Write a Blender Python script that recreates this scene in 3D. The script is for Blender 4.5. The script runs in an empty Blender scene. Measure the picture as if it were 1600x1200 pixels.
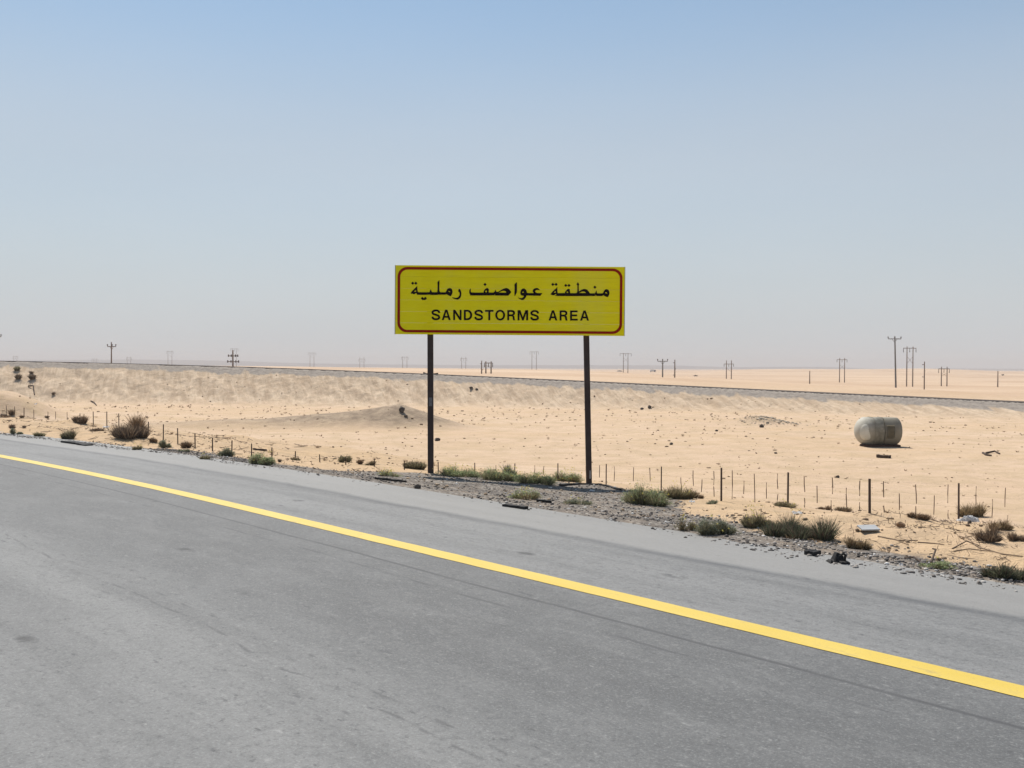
import bpy, bmesh, math, random
import numpy as np
from mathutils import Vector, Matrix

random.seed(7)
rng = np.random.default_rng(11)
scene = bpy.context.scene
COL = scene.collection

# ------------------------------------------------------------------ camera, world, sun, exposure
FPX = 1500.0                      # focal length in photograph pixels (1600 wide)
CAM_H = 2.0
PITCH = math.atan(26.5 / FPX)
ROLL = math.radians(0.25)
cam_d = bpy.data.cameras.new('camera')
cam = bpy.data.objects.new('camera', cam_d)
COL.objects.link(cam)
cam_d.sensor_width = 36.0
cam_d.lens = 36.0 * FPX / 1600.0
cam_d.clip_start = 0.1
cam_d.clip_end = 20000.0
cam.location = (0, 0, CAM_H)
cam.matrix_world = (Matrix.Translation((0, 0, CAM_H)) @ Matrix.Rotation(math.radians(90) - PITCH, 4, 'X')
                    @ Matrix.Rotation(ROLL, 4, 'Z'))
scene.camera = cam

SUN_EL = math.radians(58.0)
SUN_AZ = math.radians(-24.0)      # measured from +Y towards +X: behind the sign, a little to the left
sun_dir = Vector((math.sin(SUN_AZ) * math.cos(SUN_EL), math.cos(SUN_AZ) * math.cos(SUN_EL), math.sin(SUN_EL)))
world = bpy.data.worlds.new('World')
scene.world = world
world.use_nodes = True
wn = world.node_tree
bg = wn.nodes['Background']
sky = wn.nodes.new('ShaderNodeTexSky')
sky.sky_type = 'NISHITA'
sky.sun_disc = False
sky.sun_elevation = SUN_EL
sky.sun_rotation = SUN_AZ
sky.air_density = 1.0
sky.dust_density = 0.3
sky.ozone_density = 1.5
sky.altitude = 300
# an even veil of airborne dust: thick at the horizon, thin overhead, the same all round
_tc = wn.nodes.new('ShaderNodeTexCoord'); _sx = wn.nodes.new('ShaderNodeSeparateXYZ')
wn.links.new(_tc.outputs['Generated'], _sx.inputs[0])
_vr = wn.nodes.new('ShaderNodeValToRGB'); wn.links.new(_sx.outputs[2], _vr.inputs[0])
_cr = _vr.color_ramp; _cr.interpolation = 'EASE'
_cr.elements.new(0.5); _cr.elements.new(0.5)
for _e, (_p, _v) in zip(_cr.elements, ((0.0, 0.97), (0.19, 0.72), (0.38, 0.26), (0.8, 0.06))):
    _e.position = _p; _e.color = (_v, _v, _v, 1)
_mx = wn.nodes.new('ShaderNodeMix'); _mx.data_type = 'RGBA'
_tn = wn.nodes.new('ShaderNodeMix'); _tn.data_type = 'RGBA'; _tn.blend_type = 'MULTIPLY'; _tn.inputs[0].default_value = 1.0
wn.links.new(sky.outputs[0], _tn.inputs[6]); _tn.inputs[7].default_value = (0.885, 1.05, 1.03, 1)
wn.links.new(_vr.outputs[0], _mx.inputs[0]); wn.links.new(_tn.outputs[2], _mx.inputs[6])
_mp = wn.nodes.new('ShaderNodeMapping'); wn.links.new(_tc.outputs['Generated'], _mp.inputs[0]); _mp.inputs['Scale'].default_value = (1.6, 1.6, 6.0)
_nz = wn.nodes.new('ShaderNodeTexNoise'); wn.links.new(_mp.outputs[0], _nz.inputs['Vector']); _nz.inputs['Scale'].default_value = 1.5; _nz.inputs['Detail'].default_value = 5
_nr = wn.nodes.new('ShaderNodeMix'); _nr.data_type = 'RGBA'; wn.links.new(_nz.outputs['Fac'], _nr.inputs[0])
_nr.inputs[6].default_value = (4.55, 4.80, 5.12, 1); _nr.inputs[7].default_value = (5.22, 5.40, 5.66, 1)
wn.links.new(_nr.outputs[2], _mx.inputs[7])
wn.links.new(_mx.outputs[2], bg.inputs['Color'])
bg.inputs['Strength'].default_value = 0.085
sun_d = bpy.data.lights.new('sun', 'SUN')
sun_d.energy = 4.6
sun_d.angle = math.radians(0.6)
sun_d.color = (1.0, 0.94, 0.85)
sun = bpy.data.objects.new('sun', sun_d)
COL.objects.link(sun)
sun.location = (0, 0, 60)
sun.rotation_euler = sun_dir.to_track_quat('Z', 'Y').to_euler()
scene.view_settings.view_transform = 'Standard'
scene.view_settings.look = 'None'
scene.view_settings.gamma = 1.0
scene.view_settings.use_curve_mapping = False
scene.view_settings.exposure = 0.45
scene.cycles.volume_bounces = 1
scene.cycles.max_bounces = 8

# ------------------------------------------------------------------ measuring helpers (picture point -> place in the world)
def ray(px, py):
    x = (px - 800.0) / FPX; y = (600.0 - py) / FPX
    c, s = math.cos(ROLL), math.sin(ROLL)
    xr = x * c - y * s; yr = x * s + y * c
    cp, sp = math.cos(PITCH), math.sin(PITCH)
    return np.array([xr, cp + yr * sp, -sp + yr * cp])

def at_depth(px, py, Y):
    d = ray(px, py)
    return np.array([0, 0, CAM_H]) + d * (Y / d[1])

def hit(px, py, z=0.0):
    d = ray(px, py)
    return np.array([0, 0, CAM_H]) + d * ((z - CAM_H) / d[2])

def ground(px, py):
    d = ray(px, py)
    r = np.exp(np.linspace(math.log(4), math.log(1500), 1500))
    P = np.array([0, 0, CAM_H])[None] + d[None] * r[:, None]
    below = P[:, 2] < height(P[:, 0], P[:, 1])
    i = int(np.argmax(below)) if below.any() else len(r) - 1
    lo, hi = r[max(i - 1, 0)], r[i]
    for _ in range(18):
        m = 0.5 * (lo + hi); p = np.array([0, 0, CAM_H]) + d * m
        if p[2] < float(height(np.array([p[0]]), np.array([p[1]]))[0]): hi = m
        else: lo = m
    p = np.array([0, 0, CAM_H]) + d * hi
    return Vector((p[0], p[1], float(height(np.array([p[0]]), np.array([p[1]]))[0])))

def zat(x, y):
    return float(height(np.array([float(x)]), np.array([float(y)]))[0])

# ------------------------------------------------------------------ noise
TAB = rng.random((256, 256))
def vnoise(x, y):
    xi = np.floor(x).astype(int); yi = np.floor(y).astype(int)
    fx = x - xi; fy = y - yi
    fx = fx * fx * (3 - 2 * fx); fy = fy * fy * (3 - 2 * fy)
    a = TAB[xi & 255, yi & 255]; b = TAB[(xi + 1) & 255, yi & 255]
    c = TAB[xi & 255, (yi + 1) & 255]; d = TAB[(xi + 1) & 255, (yi + 1) & 255]
    return (a * (1 - fx) + b * fx) * (1 - fy) + (c * (1 - fx) + d * fx) * fy
def fbm(x, y, o=3):
    v = 0.0; a = 0.5; s = 0.0
    for k in range(o):
        v = v + a * (vnoise(x * 2 ** k + 17.3 * k, y * 2 ** k - 9.1 * k) - 0.5) * 2; s += a; a *= 0.5
    return v / s
def sstep(a, b, x):
    t = np.clip((x - a) / (b - a), 0, 1); return t * t * (3 - 2 * t)

# ------------------------------------------------------------------ road frame and terrain height
P0 = hit(1600, 1082)[:2]
_q = hit(400, 798)[:2]
U = (_q - P0) / np.linalg.norm(_q - P0)
N = np.array([-U[1], U[0]]); N = N if N[1] > 0 else -N
def bend(t):
    e = np.clip(t - 10, 0, None)
    return np.where(e < 32, -0.0035 * e * e, -0.0035 * 32 * 32 - 0.224 * (e - 32))
def road_ts(x, y):
    dx = x - P0[0]; dy = y - P0[1]
    t = dx * U[0] + dy * U[1]
    return t, dx * N[0] + dy * N[1] - bend(t)
def road_xy(t, s):
    s = s + bend(t)
    return P0[0] + t * U[0] + s * N[0], P0[1] + t * U[1] + s * N[1]

EDGE_T = [-60, 0, 3, 8, 12, 16, 19, 22, 25, 29, 60]
EDGE_S = [2.72, 2.70, 2.58, 2.85, 2.60, 2.75, 2.75, 2.50, 2.40, 2.35, 2.4]
GRAV_T = [-60, 0, 5, 7, 8.5, 10.5, 14.2, 15.0, 16.5, 19, 22, 26, 60]
GRAV_S = [4.5, 4.5, 4.7, 5.8, 7.6, 9.3, 8.0, 5.0, 4.2, 3.9, 3.1, 2.5, 2.4]

_xx = np.linspace(-50, 62, 400)
_yy = 86 - 0.33 * _xx - 0.0045 * _xx ** 2
def emb_y(x):
    y = np.interp(x, _xx, _yy)
    y = np.where(x < -50, _yy[0] + (x + 50) * 0.06, y)
    return np.where(x > 62, _yy[-1] - 0.888 * (x - 62), y)
_cz = np.polyfit([-90, -70, -48.5, -24.3, 0, 20.6, 36.3, 60, 75], [2.6, 2.55, 2.30, 1.92, 0.94, 0.25, -0.31, -0.95, -1.1], 5)
def emb_crest(x):
    return np.polyval(_cz, np.clip(x, -85, 70))
def emb_d(x, y):
    sl = np.where((x > -50) & (x < 62), -0.33 - 0.009 * x, np.where(x <= -50, 0.06, -0.888))
    return (y - emb_y(x)) / np.sqrt(1 + sl * sl)

FAR_X = [-400, -100, -20, 8, 45, 74, 120, 300, 900]
FAR_Z = [1.5, 1.2, 0.7, 0.5, -0.3, -2.7, -3.2, -4.0, -5.0]
DUNE_A = [-2, -0.24, -0.15, -0.07, 0.05, 0.1, 0.2, 0.25, 0.3, 0.36, 0.42, 0.46, 0.49, 0.56, 2]
DUNE_Z = [1.5, 1.6, 0.2, -1.0, -2.2, -2.2, -2.2, 0.4, 1.2, 0.6, 2.3, 1.6, -1.0, -1.4, 0]

def smax(a, b, k):
    h = np.clip(0.5 + 0.5 * (a - b) / k, 0, 1)
    return b * (1 - h) + a * h + k * h * (1 - h)

def mound_h(x, y):
    ridge = np.interp(x, [-30, -22, -14, -8.5, -6.3, -4.6, -2.6, -1.5], [0, 0.12, 0.42, 1.0, 1.25, 0.80, 0.12, 0])
    yc = 53.5 + 0.05 * (x + 6)
    w = np.exp(-((y - yc) / np.where(y < yc, 2.3, 3.6)) ** 2)
    return ridge * w

def height(x, y):
    t, s = road_ts(x, y)
    es = np.interp(t, EDGE_T, EDGE_S) + 0.16 * fbm(t * 0.9, s * 0.5, 3) + 0.10 * fbm(t * 2.7, s * 0.8 + 5, 2)
    p = np.interp(s, [-60, 0, 3.3, 4.6, 7.0, 8.7, 10.5, 14, 20, 60], [0.0, 0.0, -0.02, -0.2, -0.38, -0.5, -0.72, -1.22, -1.4, -1.4])
    e = sstep(-0.12, 0.16, s - es)
    z = p * 1.0 + (-0.07) * (1 - e) + 0.014 * e * (s < 6)
    vg = sstep(0.1, 1.2, s - es) * (1 - sstep(11, 16, s))
    z = z + vg * (0.05 * fbm(x * 0.8, y * 0.8, 3) + 0.012 * fbm(x * 3.1, y * 3.1, 2))
    hump = sstep(4.4, 5.6, s) * (1 - sstep(9.0, 12, s)) * (1 - sstep(4.5, 7.0, t))
    z = z + hump * (0.16 + 0.17 * fbm(x * 0.75 + 3, y * 0.75, 3))
    lh = sstep(3.0, 4.5, s) * (1 - sstep(9.0, 14, s)) * sstep(17, 22, t)
    z = z + lh * (0.20 + 0.27 * fbm(x * 0.55 + 9, y * 0.55, 3))
    pl = sstep(11, 16, s)
    z = z + pl * (0.12 * fbm(x * 0.11, y * 0.11, 2) + 0.07 * fbm(x * 0.5, y * 0.5, 3) + 0.018 * fbm(x * 2.3, y * 2.3, 2))
    m = mound_h(x, y)
    z = z + m * (1 + 0.10 * fbm(x * 0.7, y * 0.7, 3))
    # bright dune at the far left and a small heap of rubble right of the middle
    z = z + (1.7 + 0.25 * fbm(x * 0.5, y * 0.5, 2)) * np.exp(-np.abs((x + 33.2) / 4.3) ** 4 - np.abs((y - 60) / 2.4) ** 3)
    z = z + 0.42 * np.exp(-((x - 15.2) / 1.5) ** 2 - ((y - 58) / 1.4) ** 2) + 0.22 * np.exp(-((x - 12.4) / 2.4) ** 2 - ((y - 58.4) / 1.6) ** 2)
    z = z + 0.04 * np.exp(-((x - 16.2) / 1.5) ** 2 - ((y - 43.0) / 0.9) ** 2)
    # far desert behind the embankment
    d = emb_d(x, y)
    zf = np.interp(x, FAR_X, FAR_Z)
    amp = np.interp(y, [0, 150, 400, 1000], [0.08, 0.25, 0.55, 1.0])
    zf = zf + amp * fbm(x * 0.012, y * 0.012, 3) + 0.16 * fbm(x * 0.05, y * 0.03, 3)
    a = x / np.maximum(y, 50)
    zd = np.interp(a, DUNE_A, DUNE_Z) + 0.9 * fbm(x * 0.006, y * 0.003, 3) + 0.35 * fbm(x * 0.01, y * 0.022, 2)
    w = sstep(450, 1150, y)
    zf = zf * (1 - w) + zd * w
    w2 = sstep(1500, 2600, y)
    zf = zf * (1 - w2) - 4.0 * w2
    b = sstep(2, 30, d)
    base = z * (1 - b) + zf * b
    # embankment with its gullies
    cz = emb_crest(x)
    dd = np.abs(d)
    front = cz - 0.10 * np.clip(dd - 1.5, 0, 0.3) - np.clip(dd - 1.7, 0, None) * 0.48
    along = x * 1.06
    rill = fbm(along * 0.50 + 0.55 * d, d * 0.22, 3)
    rill2 = fbm(along * 1.7 + 1.3 * d, d * 0.35 + 40, 3)
    sm = sstep(2.6, 4.2, dd)
    front = front + sm * (0.26 * rill + 0.24 * rill2 + 0.10 * fbm(x * 2.1, y * 2.1, 2))
    base = np.where((dd < 25) & (y > 25), smax(front, base, 0.9), base)
    base = base - np.where(dd < 1.6, 0.06, 0)
    return base

# ------------------------------------------------------------------ object helpers
def tag(o, label=None, cat=None, group=None, kind=None):
    if label: o['label'] = label
    if cat: o['category'] = cat
    if group: o['group'] = group
    if kind: o['kind'] = kind
    return o
def link(o, parent=None):
    COL.objects.link(o)
    if parent is not None: o.parent = parent
    return o
def empty(name, loc=(0, 0, 0), rot=(0, 0, 0)):
    o = bpy.data.objects.new(name, None)
    o.location = loc; o.rotation_euler = rot
    o.empty_display_size = 0.2
    return link(o)
def np_mesh(name, V, Fq, mat, smooth=False, parent=None, tri=False, loc=None):
    V = np.asarray(V, dtype=np.float32); Fq = np.asarray(Fq, dtype=np.int32)
    k = Fq.shape[1]
    me = bpy.data.meshes.new(name)
    me.vertices.add(len(V)); me.vertices.foreach_set('co', V.ravel())
    me.loops.add(Fq.size); me.loops.foreach_set('vertex_index', Fq.ravel())
    me.polygons.add(len(Fq))
    me.polygons.foreach_set('loop_start', np.arange(0, Fq.size, k, dtype=np.int32))
    me.polygons.foreach_set('loop_total', np.full(len(Fq), k, dtype=np.int32))
    if smooth: me.polygons.foreach_set('use_smooth', np.ones(len(Fq), dtype=bool))
    me.update(calc_edges=True)
    me.validate()
    me.materials.append(mat)
    o = bpy.data.objects.new(name, me)
    if loc is not None: o.location = loc
    return link(o, parent)
def bm_obj(name, bm, mat, parent=None, smooth=False, loc=(0, 0, 0)):
    me = bpy.data.meshes.new(name)
    bmesh.ops.recalc_face_normals(bm, faces=bm.faces)
    bm.to_mesh(me); bm.free()
    if smooth:
        for p in me.polygons: p.use_smooth = True
    me.materials.append(mat)
    o = bpy.data.objects.new(name, me); o.location = loc
    return link(o, parent)
def add_box(bm, c, size, rot=None, bevel=0.0):
    r = bmesh.ops.create_cube(bm, size=1.0)
    vs = r['verts']
    bmesh.ops.scale(bm, vec=size, verts=vs)
    if bevel:
        es = list({e for v in vs for e in v.link_edges})
        rb = bmesh.ops.bevel(bm, geom=es, offset=bevel, segments=2, affect='EDGES', profile=0.6)
        vs = list({v for f in rb['faces'] for v in f.verts} | {v for v in vs if v.is_valid})
    if rot is not None: bmesh.ops.rotate(bm, cent=(0, 0, 0), matrix=rot, verts=vs)
    bmesh.ops.translate(bm, vec=c, verts=vs)
    return vs
def add_bar(bm, a, b, r0, r1=None, seg=8, square=False):
    a = Vector(a); b = Vector(b); r1 = r0 if r1 is None else r1
    d = b - a; L = d.length
    if L < 1e-6: return
    q = d.to_track_quat('Z', 'Y').to_matrix()
    n = 4 if square else seg
    off = math.pi / 4 if square else 0
    k = math.sqrt(2) if square else 1
    r = [[], []]
    for i, (c, rr) in enumerate(((a, r0), (b, r1))):
        for j in range(n):
            an = off + 2 * math.pi * j / n
            r[i].append(bm.verts.new(c + q @ Vector((math.cos(an) * rr * k, math.sin(an) * rr * k, 0))))
    for j in range(n):
        bm.faces.new((r[0][j], r[0][(j + 1) % n], r[1][(j + 1) % n], r[1][j]))
    bm.faces.new(r[0][::-1]); bm.faces.new(r[1])
def add_path(bm, pts, r, seg=6):
    for a, b in zip(pts[:-1], pts[1:]): add_bar(bm, a, b, r, r, seg)
def tube(bm, pts, rad, seg=8):
    """one continuous tube along pts; rad is a number or one radius per point"""
    pts = [Vector(p) for p in pts]
    rings = []
    for i, p in enumerate(pts):
        d = (pts[min(i + 1, len(pts) - 1)] - pts[max(i - 1, 0)]).normalized()
        q = d.to_track_quat('Z', 'Y').to_matrix()
        rr = rad[i] if hasattr(rad, '__len__') else rad
        rings.append([bm.verts.new(p + q @ Vector((math.cos(2 * math.pi * j / seg) * rr, math.sin(2 * math.pi * j / seg) * rr, 0))) for j in range(seg)])
    for A, B in zip(rings[:-1], rings[1:]):
        for j in range(seg): bm.faces.new((A[j], A[(j + 1) % seg], B[(j + 1) % seg], B[j]))
    bm.faces.new(rings[0][::-1]); bm.faces.new(rings[-1])

# ------------------------------------------------------------------ materials
class NT:
    def __init__(self, name):
        self.m = bpy.data.materials.new(name); self.m.use_nodes = True
        self.t = self.m.node_tree
        self.p = self.t.nodes['Principled BSDF']; self.out = self.t.nodes['Material Output']
    def n(self, ty, **kw):
        nd = self.t.nodes.new(ty)
        for k, v in kw.items(): setattr(nd, k, v)
        return nd
    def l(self, a, b): self.t.links.new(a, b)
    def set(self, s, v): self.p.inputs[s].default_value = v
    def coord(self, which='Object'): return self.n('ShaderNodeTexCoord').outputs[which]
    def mapping(self, v, scale=(1, 1, 1), loc=(0, 0, 0), rot=(0, 0, 0)):
        m = self.n('ShaderNodeMapping'); self.l(v, m.inputs[0])
        m.inputs['Scale'].default_value = scale; m.inputs['Location'].default_value = loc; m.inputs['Rotation'].default_value = rot
        return m.outputs[0]
    def noise(self, v, scale, detail=3, rough=0.55, dist=0.0):
        x = self.n('ShaderNodeTexNoise'); self.l(v, x.inputs['Vector'])
        x.inputs['Scale'].default_value = scale; x.inputs['Detail'].default_value = detail
        x.inputs['Roughness'].default_value = rough; x.inputs['Distortion'].default_value = dist
        return x.outputs['Fac']
    def voro(self, v, scale, feature='F1', out='Distance'):
        x = self.n('ShaderNodeTexVoronoi', feature=feature); self.l(v, x.inputs['Vector'])
        x.inputs['Scale'].default_value = scale
        return x.outputs[out]
    def ramp(self, f, stops, interp='LINEAR'):
        r = self.n('ShaderNodeValToRGB'); self.l(f, r.inputs[0]); cr = r.color_ramp; cr.interpolation = interp
        while len(cr.elements) < len(stops): cr.elements.new(0.5)
        for e, (p, c) in zip(cr.elements, stops):
            e.position = p; e.color = c if len(c) == 4 else (*c, 1)
        return r.outputs[0]
    def frange(self, f, a, b, c=0.0, d=1.0):
        r = self.n('ShaderNodeMapRange'); self.l(f, r.inputs[0])
        r.inputs[1].default_value = a; r.inputs[2].default_value = b; r.inputs[3].default_value = c; r.inputs[4].default_value = d
        return r.outputs[0]
    def mix(self, f, a, b, mode='MIX'):
        x = self.n('ShaderNodeMix', data_type='RGBA', blend_type=mode)
        for s, v in ((x.inputs[0], f), (x.inputs[6], a), (x.inputs[7], b)):
            if hasattr(v, 'links') or hasattr(v, 'is_output'): self.l(v, s)
            elif isinstance(v, (int, float)): s.default_value = v
            else: s.default_value = (*v, 1) if len(v) == 3 else v
        return x.outputs[2]
    def math(self, op, a, b=None):
        x = self.n('ShaderNodeMath', operation=op)
        for s, v in zip(x.inputs, (a, b)):
            if v is None: continue
            if isinstance(v, (int, float)): s.default_value = v
            else: self.l(v, s)
        return x.outputs[0]
    def bump(self, h, strength=0.4, dist=0.02):
        b = self.n('ShaderNodeBump'); self.l(h, b.inputs['Height'])
        b.inputs['Strength'].default_value = strength; b.inputs['Distance'].default_value = dist
        self.l(b.outputs[0], self.p.inputs['Normal'])
        return b
    def base(self, v):
        if hasattr(v, 'is_output'): self.l(v, self.p.inputs['Base Color'])
        else: self.p.inputs['Base Color'].default_value = (*v, 1)

def plain_mat(name, c, rough=0.7, var=0.25, scale=8.0, metal=0.0, bump=0.0, spec=0.2):
    k = NT(name); co = k.coord(); k.set('Specular IOR Level', spec)
    f = k.noise(co, scale, 4)
    k.base(k.mix(f, tuple(x * (1 - var) for x in c), tuple(min(1, x * (1 + var)) for x in c)))
    k.set('Roughness', rough); k.set('Metallic', metal)
    if bump: k.bump(f, bump, 0.02)
    return k.m

def island_mat(name, stops, rough=0.85, transl=0.0):
    k = NT(name)
    g = k.n('ShaderNodeNewGeometry')
    c = k.ramp(g.outputs['Random Per Island'], stops)
    k.base(c); k.set('Roughness', rough)
    k.set('Specular IOR Level', 0.25)
    if transl:
        t = k.n('ShaderNodeBsdfTranslucent'); k.l(c, t.inputs[0])
        m = k.n('ShaderNodeMixShader'); m.inputs[0].default_value = transl
        k.l(k.p.outputs[0], m.inputs[1]); k.l(t.outputs[0], m.inputs[2]); k.l(m.outputs[0], k.out.inputs[0])
    return k.m

def terrain_mat():
    k = NT('desert_ground'); co = k.coord()
    a = k.n('ShaderNodeAttribute', attribute_name='mask')
    sep = k.n('ShaderNodeSeparateColor'); k.l(a.outputs['Color'], sep.inputs[0])
    grav, ball, slope = sep.outputs[0], sep.outputs[1], sep.outputs[2]
    mnd = a.outputs['Alpha']
    e = k.n('ShaderNodeAttribute', attribute_name='emb').outputs['Vector']
    # sand
    n1 = k.noise(co, 0.06, 4); n2 = k.noise(co, 0.9, 5, 0.6); n3 = k.noise(co, 9, 4, 0.7)
    sand = k.mix(k.frange(n1, 0.3, 0.7), (0.505, 0.366, 0.25), (0.55, 0.415, 0.30))
    sand = k.mix(k.frange(n2, 0.42, 0.70), sand, (0.43, 0.32, 0.205))
    sand = k.mix(k.frange(n3, 0.45, 0.8, 0, 0.5), sand, (0.38, 0.28, 0.18))
    vg = k.n('ShaderNodeAttribute', attribute_name='verge').outputs['Fac']
    vn = k.math('MULTIPLY', vg, k.frange(k.noise(co, 0.7, 4, 0.6), 0.3, 0.7, 0.35, 1.0))
    sand = k.mix(vn, sand, k.mix(k.frange(k.noise(co, 2.2, 5, 0.7), 0.42, 0.66), (0.50, 0.355, 0.215), (0.35, 0.255, 0.16)))
    st = k.noise(k.mapping(co, (0.05, 0.32, 1)), 1.0, 4, 0.6)
    sand = k.mix(k.frange(st, 0.45, 0.68, 0, 0.55), sand, (0.47, 0.335, 0.205))
    spk = k.voro(co, 2.2); spm = k.math('MULTIPLY', k.frange(spk, 0.05, 0.11, 1, 0), k.frange(k.noise(co, 0.35, 2), 0.45, 0.6))
    sand = k.mix(k.math('MULTIPLY', spm, 0.6), sand, (0.20, 0.145, 0.09))
    fa = k.n('ShaderNodeAttribute', attribute_name='dune').outputs['Fac']
    du = k.mix(k.frange(k.noise(k.mapping(co, (0.0065, 0.014, 1)), 1.0, 5, 0.6, 0.8), 0.38, 0.62), (0.405, 0.280, 0.185), (0.505, 0.375, 0.262))
    sand = k.mix(fa, sand, du)
    # rough pale slope of the embankment with washed streaks
    em = k.mapping(e, (1.5, 0.36, 1)); s1 = k.noise(em, 1.0, 6, 0.72, 0.7); s2 = k.noise(k.mapping(e, (1.5, 1.0, 1)), 1.3, 5, 0.7)
    sl = k.mix(k.frange(s1, 0.40, 0.62), (0.40, 0.30, 0.21), (0.56, 0.44, 0.32))
    sl = k.mix(k.frange(s2, 0.52, 0.75, 0, 0.6), sl, (0.33, 0.25, 0.17))
    s3 = k.noise(co, 3.5, 4, 0.7); sl = k.mix(k.frange(s3, 0.58, 0.74, 0, 0.6), sl, (0.27, 0.20, 0.135)); sl = k.mix(k.frange(s3, 0.26, 0.42, 0.6, 0), sl, (0.60, 0.51, 0.38))
    col = k.mix(k.frange(k.math('ADD', slope, k.frange(k.noise(co, 0.35, 5, 0.65), 0.25, 0.75, -0.4, 0.4)), 0.2, 0.9), sand, sl)
    # grey-brown mound
    mc = k.mix(k.frange(k.noise(co, 1.6, 5, 0.7), 0.4, 0.62), (0.215, 0.165, 0.12), (0.36, 0.28, 0.20))
    col = k.mix(k.math('MULTIPLY', mnd, 0.92), col, mc)
    # ballast
    bc = k.mix(k.frange(k.noise(co, 3.0, 4, 0.7), 0.35, 0.65), (0.23, 0.20, 0.175), (0.33, 0.29, 0.25))
    bn = k.math('ADD', ball, k.frange(k.noise(k.mapping(e, (0.8, 0.5, 1)), 1.0, 5, 0.65), 0.3, 0.7, -0.55, 0.45))
    col = k.mix(k.math('MULTIPLY', k.frange(bn, 0.35, 0.65), k.frange(ball, 0.02, 0.2)), col, bc)
    # roadside gravel
    v = k.voro(co, 22, out='Color'); vv = k.n('ShaderNodeSeparateColor'); k.l(v, vv.inputs[0])
    gc = k.ramp(vv.outputs[0], [(0.0, (0.10, 0.09, 0.08)), (0.45, (0.15, 0.135, 0.12)), (0.8, (0.25, 0.225, 0.20)), (1.0, (0.46, 0.43, 0.39))])
    dirt = k.mix(k.frange(k.noise(co, 1.4, 5, 0.6), 0.35, 0.6), (0.085, 0.072, 0.064), (0.22, 0.175, 0.135))
    gc = k.mix(k.frange(k.noise(co, 2.5, 3), 0.35, 0.65, 0.1, 0.75), gc, dirt)
    gn = k.math('ADD', grav, k.frange(k.noise(co, 1.8, 5, 0.65), 0.25, 0.75, -0.4, 0.4))
    col = k.mix(k.frange(gn, 0.38, 0.62), col, gc)
    k.base(col); k.set('Roughness', 0.95); k.set('Specular IOR Level', 0.15)
    hb = k.math('ADD', k.math('MULTIPLY', n3, 0.5), k.math('MULTIPLY', k.noise(co, 28, 3, 0.7), 0.4))
    hb = k.math('ADD', hb, k.math('MULTIPLY', k.noise(co, 1.8, 4, 0.65), 1.3))
    k.bump(hb, 0.75, 0.11)
    return k.m

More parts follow.
